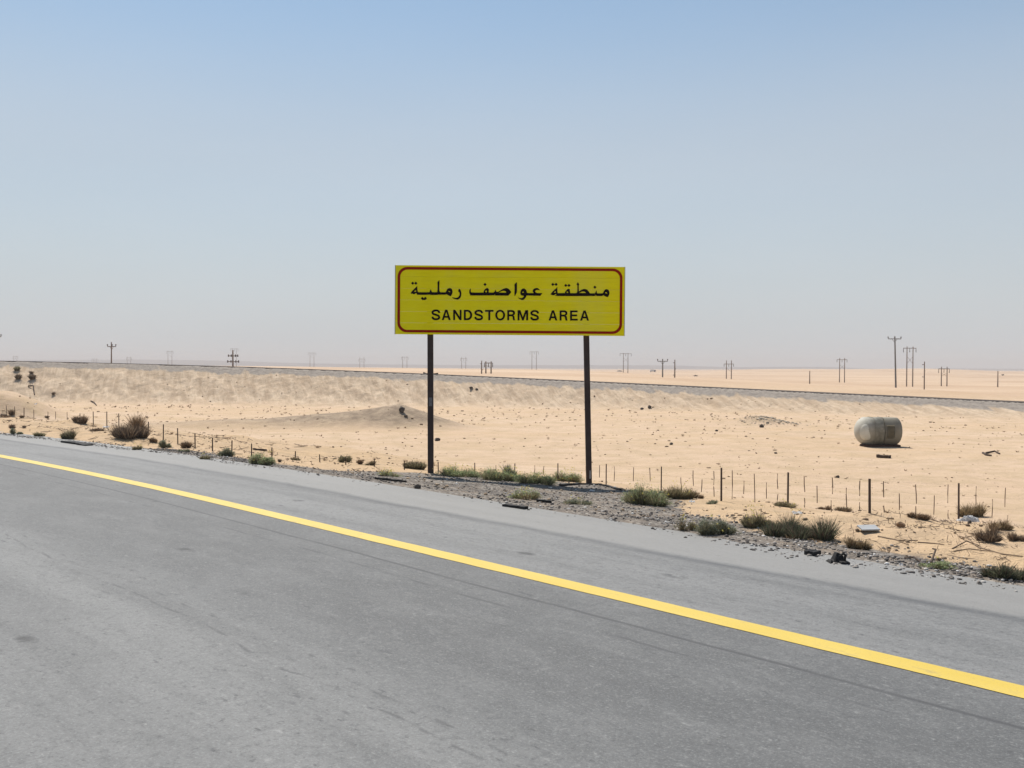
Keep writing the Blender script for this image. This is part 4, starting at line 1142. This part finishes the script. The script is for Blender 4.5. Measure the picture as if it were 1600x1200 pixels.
def bush(px, py, w, h, kind, label, dens=1.0, flowers=0, stems='olive', name='bush', cat='bush', leafy=False, droop=0.0, depth=0.75):
    P = ground(px, py); k = P.y / FPX
    sx = w * k / 2; hz = h * k; sy = sx * depth
    r = empty(name, P); tag(r, label, cat)
    SEED[0] += 1; sd = SEED[0]
    fw = max(0.0035, 0.50 * k)                       # stem width near half a picture pixel, never thinner than a real stem
    nb = int(np.clip(w * h * 1.5 * dens, 60, 2600))
    g = np.random.default_rng(sd)
    LB = lobes(w, g); tot = sum(l[4] * l[2] for l in LB)
    SV, SF, LV, LF, so, lo = [], [], [], [], 0, 0
    for i, (cx, cy, lw, lh, wt) in enumerate(LB):
        share = wt * lw / tot; O = np.array([cx * sx, cy * sy, 0.0])
        O[2] = zat(P.x + O[0], P.y + O[1]) - P.z
        V, Fq = blades(max(12, int(nb * share * 0.55)), (sx * lw, sy * lw), hz * lh * 1.0, fw * 0.75, 0.24, sd * 31 + i, 0.35, droop)
        SV.append(V + O); SF.append(Fq + so); so += len(V)
        if leafy: V, Fq = leaves(max(20, int(nb * 1.7 * share)), (sx * lw, sy * lw), hz * lh * 0.92, max(0.010, 1.0 * k), sd * 37 + i, clump=7)
        else: V, Fq = blades(max(16, int(nb * 0.85 * share)), (sx * lw * 1.05, sy * lw), hz * lh, fw * 0.9, 0.34, sd * 37 + i, 0.5, droop)
        LV.append(V + O); LF.append(Fq + lo); lo += len(V)
    np_mesh('stems', np.concatenate(SV), np.concatenate(SF), LEAF[stems], parent=r)
    np_mesh('foliage', np.concatenate(LV), np.concatenate(LF), LEAF[kind], parent=r)
    if flowers:
        V, Fq = leaves(int(flowers * 1.5), (sx * 1.0, sy), hz * 0.95, max(0.014, 1.35 * k), sd + 900, 0.35, 2)
        tag(np_mesh('flowers', V, Fq, LEAF['yellow'], parent=r), kind='stuff')
    return r
G = 'bushes on the roadside sand'
BUSHES = [
 # left end, embankment and verge
 (27, 579, 12, 8, 'olive', 'small olive bush highest on the left end of the embankment', 1.6, 0, 'olive', False),
 (49, 584, 9, 5, 'darkdry', 'tiny dark bush just above a brown one on the left embankment', 1.8, 0, 'darkdry', False),
 (51, 592, 14, 9, 'darkdry', 'dark brown round bush on the left embankment, right of another', 1.8, 0, 'darkdry', False),
 (28, 593, 13, 9, 'darkdry', 'dark brown bush nearest the left border on the embankment slope', 1.8, 0, 'darkdry', False),
 (83, 618, 6, 6, 'darkdry', 'tiny dark tuft low on the left embankment slope', 1.5, 0, 'darkdry', False),
 (19, 648, 12, 10, 'dry', 'ragged reddish brown bush on the bright left dune', 1.3, 0, 'darkdry', False),
 (9, 652, 22, 6, 'darkdry', 'flat dark bush at the left border beside the fence', 1.6, 0, 'darkdry', False),
 (34, 653, 12, 5, 'darkdry', 'flat brown bush second from the left border along the fence', 1.5, 0, 'dry', False),
 (73, 653, 10, 4, 'darkdry', 'little low dark bush among the leftmost fence posts', 1.5, 0, 'darkdry', False),
 (125, 660, 28, 14, 'darkdry', 'peaked dark bush on a sand hump by the fence, left of the big brown bush', 1.2, 0, 'dry', False),
 (20, 670, 14, 8, 'darkdry', 'dark brown bush near the left road edge', 1.4, 0, 'darkdry', False),
 (37, 669, 8, 5, 'darkdry', 'small round dark bush near the left road edge', 1.5, 0, 'darkdry', False),
 (26, 679, 20, 10, 'grey', 'grey green bush closest to the road at the left border', 1.2, 0, 'olive', True),
 (62, 682, 20, 8, 'olive', 'low olive bush by the road, left of the dark tyre strip', 1.2, 0, 'olive', False),
 (107, 686, 28, 16, 'olive', 'rounded olive brown bush behind the dark tyre strip', 1.4, 0, 'darkdry', False),
 (204, 684, 58, 28, 'darkdry', 'biggest brown dead bush, spreading behind the left road edge', 0.5, 0, 'darkdry', False),
 (218, 678, 20, 34, 'dry', 'upright dry bush rising out of the biggest brown bush', 0.8, 0, 'dry', False),
 (150, 674, 30, 7, 'darkdry', 'low dark scrub left of the biggest brown bush', 0.9, 0, 'dry', False),
 (240, 691, 18, 8, 'dry', 'rusty dry tuft at the right foot of the biggest brown bush', 1.2, 0, 'dry', False),
 (214, 703, 18, 8, 'olive', 'pale olive tuft on the road edge below the biggest brown bush', 1.0, 8, 'straw', False),
 (259, 700, 20, 13, 'grey', 'grey green bush left of the round brown ball bush', 1.3, 0, 'olive', True),
 (291, 700, 18, 11, 'dry', 'round brown ball bush between two fence posts', 1.8, 0, 'darkdry', False),
 (287, 706, 20, 6, 'grey', 'low grey tuft below the round brown ball bush', 1.0, 0, 'olive', False),
 (320, 718, 20, 8, 'olive', 'sparse yellowish tuft right at the left gravel edge', 0.9, 6, 'straw', False),
 (352, 713, 28, 14, 'grey', 'dense grey green bush left of the green roadside bush', 1.3, 0, 'olive', True),
 (410, 726, 46, 18, 'green', 'green roadside bush standing alone at the gravel edge left of the sign', 1.2, 10, 'olive', True),
 (437, 722, 8, 6, 'darkdry', 'tiny dark tuft touching the green roadside bush', 1.4, 0, 'darkdry', False),
 (461, 719, 18, 6, 'olive', 'pale sparse tuft around a fence post left of the sign', 0.7, 0, 'straw', False),
 (539, 722, 22, 11, 'olive', 'small olive bush on the sand midway to the left sign post', 1.3, 0, 'olive', True),
 (563, 725, 14, 8, 'dry', 'small brown tuft left of the pale tuft near the left sign post', 1.2, 0, 'dry', False),
 (577, 727, 18, 8, 'olive', 'sandy coloured tuft between a brown tuft and the left sign post', 1.1, 0, 'dry', False),
 (648, 733, 34, 14, 'olive', 'olive bush just left of the left sign post', 1.7, 0, 'darkdry', False),
 (608, 744, 46, 10, 'green', 'thin flowering weeds on the gravel left of the left sign post', 0.5, 26, 'straw', True),
 # between and behind the posts
 (716, 745, 74, 18, 'green', 'flowering green plant at the foot of the left sign post', 1.1, 70, 'olive', True),
 (785, 750, 72, 19, 'green', 'green flowering plant midway between the sign posts', 1.2, 44, 'olive', True),
 (798, 744, 22, 20, 'grey', 'upright grey tuft between the sign posts', 0.9, 0, 'olive', False),
 (838, 756, 72, 17, 'green', 'yellow flowering plant between the middle and the right sign post', 1.1, 80, 'olive', True),
 (890, 753, 54, 17, 'green', 'thin yellowish plant left of the right sign post', 0.8, 40, 'straw', True),
 (822, 780, 60, 15, 'green', 'weeds with yellow flowers on the gravel in front of the sign', 0.6, 44, 'straw', True),
 (902, 788, 50, 14, 'grey', 'sparse grey green weed on the gravel below the right sign post', 0.6, 12, 'olive', True),
 # right of the sign
 (1008, 788, 84, 38, 'green', 'lush green bush with yellow flowers right of the right sign post', 1.0, 44, 'olive', True),
 (1062, 780, 52, 24, 'olive', 'yellowish flowering bush behind the lush green bush', 0.6, 46, 'straw', False),
 (1090, 779, 22, 12, 'dry', 'brown tuft at the right end of the yellowish bush', 1.0, 0, 'dry', False),
 (1112, 787, 26, 7, 'grey', 'low grey weed left of the first fence post right of the sign', 0.9, 0, 'olive', False),
 (1118, 834, 62, 26, 'grey', 'grey green weeds at the gravel edge left of the dark bush', 0.75, 6, 'olive', True),
 (1074, 828, 40, 20, 'olive', 'thin olive weeds left of the grey green weeds', 0.35, 12, 'straw', True),
 (1180, 823, 46, 28, 'olive', 'yellow flowering bush touching the left end of the dark bush', 0.9, 56, 'darkdry', False),
 (1243, 841, 104, 40, 'dark', 'largest dark green bush on the right roadside', 1.0, 8, 'darkdry', False),
 (1228, 792, 40, 10, 'olive', 'low olive weeds around the fence post behind the dark bush', 0.8, 14, 'straw', False),
 (1290, 797, 22, 8, 'dry', 'brown dry tuft behind the largest dark bush', 1.2, 0, 'dry', False),
 (1320, 799, 36, 9, 'dry', 'low brown scrub left of the fence post above the grey board', 0.8, 0, 'straw', False),
 (1342, 858, 44, 20, 'straw', 'dry straw tussock right of the largest dark bush', 1.0, 0, 'dry', False),
 (1433, 809, 42, 10, 'dry', 'low brown tuft left of the crumpled white bag', 1.1, 0, 'dry', False),
 (1518, 808, 46, 24, 'straw', 'wispy dry tussock behind the crumpled white bag', 0.6, 0, 'straw', False),
 (1548, 846, 44, 28, 'darkdry', 'dead grey bush right of the crumpled white bag', 0.6, 0, 'dry', False),
 (1562, 828, 40, 20, 'straw', 'wispy straw tussock at the right border', 0.6, 0, 'dry', False),
 (1466, 888, 60, 12, 'green', 'low green weed with yellow flowers at the right gravel edge', 0.5, 10, 'olive', True),
 (1569, 905, 74, 28, 'dark', 'dark green bush at the right border beside the gravel', 1.3, 0, 'darkdry', False),
 (1590, 845, 36, 16, 'darkdry', 'dark twiggy scrub at the right border above the dark green bush', 0.6, 0, 'dry', False),
 (1087, 588, 9, 2.5, 'darkdry', 'flat dark scrub patch on the far sand right of the two brown poles', 2, 0, 'darkdry', False),
 (1567, 587, 5, 3, 'darkdry', 'lone dark speck of scrub on the far sand at right', 2, 0, 'darkdry', False),
]
for (px, py, w, h, kd, lb, dens, fl, st, lf) in BUSHES:
    bush(px, py, w, h, kd, lb, dens, fl, st, leafy=lf)

# dry tufts dotted over the plain: uncountable
n = 900
y = 22 + 60 * rng.random(n) ** 0.8; x = (rng.random(n) * 2 - 1) * 0.6 * y
tq, sq = road_ts(x, y)
keep = (sq > 9.5) & (emb_d(x, y) < -5) & (fbm(x * 0.1 + 5, y * 0.1, 2) > -0.25)
x, y = x[keep], y[keep]; z = height(x, y)
VV = []; FF = []; off = 0
for i in range(len(x)):
    sc = y[i] / FPX * (1.2 + 3.2 * random.random() ** 2)
    V, Fq = blades(10, (sc, sc), sc * 1.0, 0.35 * y[i] / FPX, 0.35, 5000 + i, 0.4)
    VV.append(V + np.array([x[i], y[i], z[i] - 0.005])); FF.append(Fq + off); off += len(V)
tag(np_mesh('scrub_tufts', np.concatenate(VV), np.concatenate(FF), LEAF['dry']), kind='stuff')

# dead twigs and straw blown over the sandy verge: uncountable
n = 2600
t_ = np.where(rng.random(n) < 0.6, rng.random(n) * 9 - 4, rng.random(n) * 28 + 14)
s_ = np.where(t_ < 8, 4.9 + 5.5 * rng.random(n), 3.4 + 5.5 * rng.random(n))
keep = fbm(t_ * 0.7 + 31, s_ * 0.9, 3) > 0.02
x, y = road_xy(t_[keep], s_[keep]); n = len(x)
L = (0.05 + 0.22 * rng.random(n) ** 2.5) * np.clip(y / 18, 0.7, 1.8); an = rng.random(n) * math.pi; wd = 0.0035 * np.clip(y / 14, 0.8, 2.2)
dx, dy = np.cos(an), np.sin(an); V = []
for f in (-0.5, 0.0, 0.5):
    ox = dx * L * f + rng.normal(0, 0.12, n) * L * (f == 0); oy = dy * L * f + rng.normal(0, 0.12, n) * L * (f == 0)
    zz = height(x + ox, y + oy) + 0.012 + (0.05 * rng.random(n) * (f > 0))
    for a_, b_ in ((-1, 0), (1, 0), (0, 1.6)):
        V.append(np.stack([x + ox - dy * wd * a_, y + oy + dx * wd * a_, zz + wd * b_], 1))
V = np.stack(V, 1).reshape(-1, 3); b = np.arange(n) * 9
FF = np.concatenate([np.stack([b + o + i, b + o + (i + 1) % 3, b + o + 3 + (i + 1) % 3, b + o + 3 + i], 1) for o in (0, 3) for i in range(3)])
tag(np_mesh('twig_litter', V, FF, LEAF['darkdry']), kind='stuff')
n = 420                                                             # low brown tufts on the verge
t_ = np.where(rng.random(n) < 0.45, rng.random(n) * 9 - 4, rng.random(n) * 30 + 14); s_ = 4.4 + 5.2 * rng.random(n)
keep = fbm(t_ * 0.5 + 3, s_ * 0.7 + 8, 3) > -0.05
x, y = road_xy(t_[keep], s_[keep]); z = height(x, y)
VV = []; FF = []; off = 0
for i in range(len(x)):
    sc = 0.04 + 0.13 * random.random() ** 2
    V, Fq = blades(26, (sc, sc), sc * 0.9, 0.003 * max(1.0, y[i] / 16), 0.35, 8000 + i, 0.4)
    VV.append(V + np.array([x[i], y[i], z[i] - 0.006])); FF.append(Fq + off); off += len(V)
tag(np_mesh('verge_tufts', np.concatenate(VV), np.concatenate(FF), LEAF['dry']), kind='stuff')

# ------------------------------------------------------------------ debris
def rock(px, py, w, h, label, mat=M_ROCK, name='rock', cat='rock', seed=1):
    P = ground(px, py); k = P.y / FPX
    g = random.Random(seed)
    bm = bmesh.new(); bmesh.ops.create_icosphere(bm, subdivisions=2, radius=1.0)
    for v in bm.verts:
        f = 0.78 + 0.4 * g.random(); v.co = Vector((v.co.x * f * w * k / 2, v.co.y * f * w * k * 0.4, v.co.z * f * h * k * 0.6 + h * k * 0.42))
    o = bm_obj(name, bm, mat, loc=P); return tag(o, label, cat)
rock(628, 644, 9, 9, 'dark boulder on the grey mound left of the left sign post', seed=3)
rock(634, 651, 6, 3, 'flat dark stone just below the boulder on the grey mound', seed=4)
rock(683.5, 689, 9, 5, 'dark stone with a pale side just right of the left sign post', seed=5)
rock(736, 607, 6, 3, 'small dark stone high on the embankment right of the left sign post', seed=6)
rock(1003, 640, 6, 3.5, 'dark stone on the embankment foot right of the right sign post', seed=7)
rock(1015, 638, 6, 5, 'rusty brown stone beside a dark stone on the embankment foot', seed=8)
rock(1049, 695, 6, 4, 'pointed dark stone on the sand plain left of the rubble heap', seed=9)
rock(1190, 668, 8, 5, 'dark stone in the front of the pale rubble heap', seed=10)
rock(1309, 746, 6, 3.5, 'dark stone on the plain behind a fence post, below the tank', seed=11)
rock(1407, 824, 14, 9, 'brown clod on the sand hump right of the grey board', plain_mat('brown_clod', (0.2, 0.13, 0.08), 0.95, 0.3, 8), seed=12)
rock(1515, 818, 6, 5, 'small dark stone under the crumpled white bag', seed=13)
rock(745, 609, 5, 2.5, 'tiny dark stone beside another high on the embankment', seed=14)
rock(1120, 674, 5, 3, 'dark stone on the plain left of the rubble heap', seed=15)
rock(1212, 709, 5, 3, 'dark stone on the plain midway between the heap and the fence', seed=16)
rock(652, 763, 12, 7, 'dark lump on the gravel in front of the left sign post', seed=17)

def plank(p0, p1, th, wd, label, mat, name='plank', cat='plank', arch=0.0, n=6):
    A = ground(*p0); B = ground(*p1)
    r = A
    bm = bmesh.new()
    d = (B - A); L = d.length; ang = math.atan2(d.y, d.x)
    rings = []
    for i in range(n + 1):
        f = i / n; c = A.lerp(B, f) - A; zc = zat(A.x + c.x, A.y + c.y) - A.z + arch * 4 * f * (1 - f)
        side = Vector((-math.sin(ang), math.cos(ang), 0)) * wd * (0.85 + 0.3 * random.random())
        hh = th * (0.85 + 0.3 * random.random())
        rings.append([bm.verts.new(c * 1.0 + Vector((0, 0, zc - c.z + dz)) + side * sd) for sd, dz in ((-.5, 0.0), (-.5, hh), (.5, hh), (.5, 0.0))])
        for v, (sd, dz) in zip(rings[-1], ((-.5, 0.0), (-.5, hh), (.5, hh), (.5, 0.0))): v.co = Vector((c.x, c.y, zc + dz + 0.003)) + side * sd
    for X_, Y_ in zip(rings[:-1], rings[1:]):
        for j in range(4): bm.faces.new((X_[j], X_[(j + 1) % 4], Y_[(j + 1) % 4], Y_[j]))
    bm.faces.new(rings[0][::-1]); bm.faces.new(rings[-1])
    o = bm_obj(name, bm, mat, loc=A); return tag(o, label, cat)
plank((1371, 714.5), (1390.5, 716), 0.10, 0.20, 'dark wooden plank lying on the sand just below the tank', M_WOODG)
plank((395, 702), (417, 704), 0.03, 0.09, 'dark plank lying on the sand behind the green roadside bush', M_WOODG)
plank((662, 585.2), (684, 585.9), 0.16, 0.3, 'dark log lying on the embankment crest behind the left sign post', M_WOODG, 'log', 'log')
plank((102, 691), (139, 697.5), 0.045, 0.22, 'long dark torn tyre strip on the road edge at far left', M_RUB, 'tyre_strip', 'tyre strip', n=12)
plank((1261, 866), (1277, 868.5), 0.05, 0.14, 'flat dark scrap on the gravel left of the black tyre chunk', M_RUB, 'rubber_scrap', 'scrap')
plank((876, 759.5), (938, 757.5), 0.030, 0.08, 'black rubber strip lying across the foot of the right sign post', M_RUB, 'rubber_strip', 'rubber strip', n=12)
plank((936, 757.5), (972, 766), 0.030, 0.07, 'black bent rubber strip running from the right sign post to the green bush', M_RUB, 'rubber_strip', 'rubber strip', n=8)
plank((588, 749), (633, 753.5), 0.035, 0.14, 'long flat dark scrap on the gravel left of the left sign post', M_RUB, 'rubber_scrap', 'scrap', n=10)
plank((788, 792), (822, 796), 0.04, 0.09, 'dark flat strip on the gravel edge in front of the sign', M_RUB, 'rubber_scrap', 'scrap', n=8)
plank((838, 783.5), (862, 786), 0.035, 0.08, 'short dark strip on the gravel below the middle of the sign', M_RUB, 'rubber_scrap', 'scrap', n=6)

def chunk():
    P = ground(1308, 880); k = P.y / FPX
    bm = bmesh.new()
    # a torn curved slab of tyre standing on its edge
    N_ = 12; rows = []
    for i in range(N_ + 1):
        f = i / N_; x = (-13 + 26 * f) * k
        top = (3 + 14 * math.exp(-((f - 0.62) / 0.22) ** 2) + 2 * math.sin(f * 17)) * k
        y0 = 0.06 * math.sin(f * 3.1)
        rows.append([bm.verts.new((x, y0 - 0.05, 0)), bm.verts.new((x + 1.5 * k, y0 - 0.02, top)), bm.verts.new((x + 1.5 * k, y0 + 0.06, top * 0.95)), bm.verts.new((x, y0 + 0.12, 0))])
    for A, B in zip(rows[:-1], rows[1:]):
        for j in range(4): bm.faces.new((A[j], B[j], B[(j + 1) % 4], A[(j + 1) % 4]))
    bm.faces.new(rows[0][::-1]); bm.faces.new(rows[-1])
    r = empty('tyre_chunk', P); tag(r, 'black torn tyre chunk standing up on the right gravel edge', 'tyre chunk')
    bm_obj('tread', bm, M_RUB, r)
    bm = bmesh.new(); tube(bm, [(2 * k, -0.03, 12 * k), (8 * k, -0.05, 17 * k), (11 * k, -0.03, 14 * k), (12 * k, 0, 3 * k)], 0.012, 6); bm_obj('wire_bead', bm, M_RUB, r)
    bm = bmesh.new(); add_box(bm, (10 * k, -0.02, 0.012), (14 * k, 0.10, 0.024), bevel=0.006); bm_obj('flap', bm, M_RUB, r)
chunk()
def bag():
    P = ground(1512, 814); k = P.y / FPX
    g = random.Random(5); bm = bmesh.new()
    nx_, ny_ = 14, 8; rows = []
    for i in range(nx_ + 1):
        row = []
        for j in range(ny_ + 1):
            u = i / nx_; v = j / ny_
            w = math.sin(math.pi * u) ** 0.5
            z = (1 + 10 * (math.sin(math.pi * v) ** 0.8) * w * (0.55 + 0.5 * u)) * k * (0.75 + 0.5 * g.random())
            row.append(bm.verts.new(((-17 + 34 * u) * k + g.uniform(-1, 1) * k, (-7 + 14 * v) * k, max(0.0, z - 1.2 * k))))
        rows.append(row)
    for i in range(nx_):
        for j in range(ny_): bm.faces.new((rows[i][j], rows[i + 1][j], rows[i + 1][j + 1], rows[i][j + 1]))
    bmesh.ops.solidify(bm, geom=bm.faces[:], thickness=0.006)
    o = bm_obj('plastic_bag', bm, M_WHITE, loc=P); tag(o, 'crumpled white plastic bag on the sand by the last tall fence post', 'bag')
bag()
def scrap(px, py, w, h, label, mat, name='plastic_scrap', cat='litter', seed=1):
    P = ground(px, py); k = P.y / FPX; g = random.Random(seed); bm = bmesh.new()
    n_ = 6; rows = []
    for i in range(n_ + 1):
        row = []
        for j in range(4):
            row.append(bm.verts.new(((-0.5 + i / n_) * w * k, (-0.5 + j / 3) * w * k * 0.6, (0.2 + 0.8 * g.random()) * h * k * (0.25 + 0.75 * j / 3))))
        rows.append(row)
    for i in range(n_):
        for j in range(3): bm.faces.new((rows[i][j], rows[i + 1][j], rows[i + 1][j + 1], rows[i][j + 1]))
    bmesh.ops.solidify(bm, geom=bm.faces[:], thickness=0.006)
    tag(bm_obj(name, bm, mat, loc=P), label, cat)
scrap(1081, 785, 9, 5, 'white plastic scrap right of the lush green bush', M_WHITE, seed=2)
scrap(1246, 803, 15, 5, 'white plastic scrap behind the largest dark bush', M_WHITE, seed=3)
scrap(1408, 884, 6, 5, 'small white scrap on the gravel right of the black tyre chunk', M_WHITE, seed=4)
scrap(166, 668, 10, 3, 'white litter on the sand left of the biggest brown bush', M_WHITE, seed=5)
scrap(925, 768, 8, 4, 'white scrap on the gravel below the right sign post', M_WHITE, seed=6)
scrap(680.5, 688, 4, 4, 'white scrap against the dark stone right of the left sign post', M_WHITE, seed=7)
scrap(55, 632, 5, 2.5, 'white litter at the foot of the left dune', M_WHITE, seed=8)
def board():
    P = ground(1357, 829); k = P.y / FPX; bm = bmesh.new()
    add_box(bm, (0, 0, 4.5 * k), (29 * k, 20 * k, 0.02), Matrix.Rotation(math.radians(12), 3, 'X') @ Matrix.Rotation(math.radians(4), 3, 'Z'), bevel=0.004)
    tag(bm_obj('board', bm, M_SLAB, loc=P), 'flat grey board leaning in the sand right of the largest dark bush', 'board')
board()
def sticks(name, label, pts_list, rads, mat=M_STICK, cat='branch'):
    P = ground(*pts_list[0][0]); r = empty(name, P); tag(r, label, cat)
    for pts, rd in zip(pts_list, rads):
        bm = bmesh.new(); Q = []
        for i, p in enumerate(pts):
            g = ground(p[0], p[1]); lift = p[2] if len(p) > 2 else 0.0
            Q.append(g - P + Vector((0, 0, rd * 0.7 + lift)))
        tube(bm, Q, [rd * (1.0 - 0.5 * i / len(Q)) for i in range(len(Q))], 6)
        bm_obj('twig', bm, mat, r)
sticks('dry_branch', 'long thin dry branch lying on the sand right of the grey board', [[(1372, 839), (1402, 845), (1434, 848, 0.02)], [(1402, 845), (1420, 852)], [(1434, 848), (1462, 850), (1475, 852)]], [0.011, 0.006, 0.009])
sticks('dry_branch', 'tangle of dead branches on the sand hump below the crumpled white bag',
       [[(1488, 858), (1510, 850, 0.03), (1530, 853)], [(1498, 838), (1512, 848, 0.05), (1532, 858)], [(1490, 862), (1515, 858), (1548, 862)], [(1502, 842), (1522, 846, 0.07), (1540, 850)], [(1480, 868), (1500, 872), (1524, 874)], [(1530, 856), (1565, 866), (1598, 870)]],
       [0.009, 0.008, 0.007, 0.008, 0.007, 0.008])
sticks('dry_branch', 'bent dark branch on the far plain right of the tank', [[(1536, 709), (1541, 712), (1549, 713)], [(1541, 709), (1554, 708, 0.05), (1562, 710)]], [0.05, 0.045], M_WOODG)
sticks('dry_branch', 'dark twig sticking up from the gravel right of the tyre chunk', [[(1414, 873), (1428, 876, 0.03), (1440, 880)], [(1455, 880), (1462, 876, 0.12), (1457, 872, 0.1)]], [0.012, 0.012], M_WOODG)
sticks('dry_branch', 'dry twig leaning on the sand left of the big brown bush', [[(142, 627), (147, 630, 0.05), (151, 634)]], [0.05], M_WOODG)
sticks('dry_branch', 'dark crooked branch on the lower left embankment slope', [[(44, 604), (52, 607, 0.2), (53, 612), (54, 617)]], [0.07], M_WOODG)

scene.render.film_transparent = False
print('verts', sum(len(o.data.vertices) for o in scene.objects if o.type == 'MESH'), 'objects', len(scene.objects))
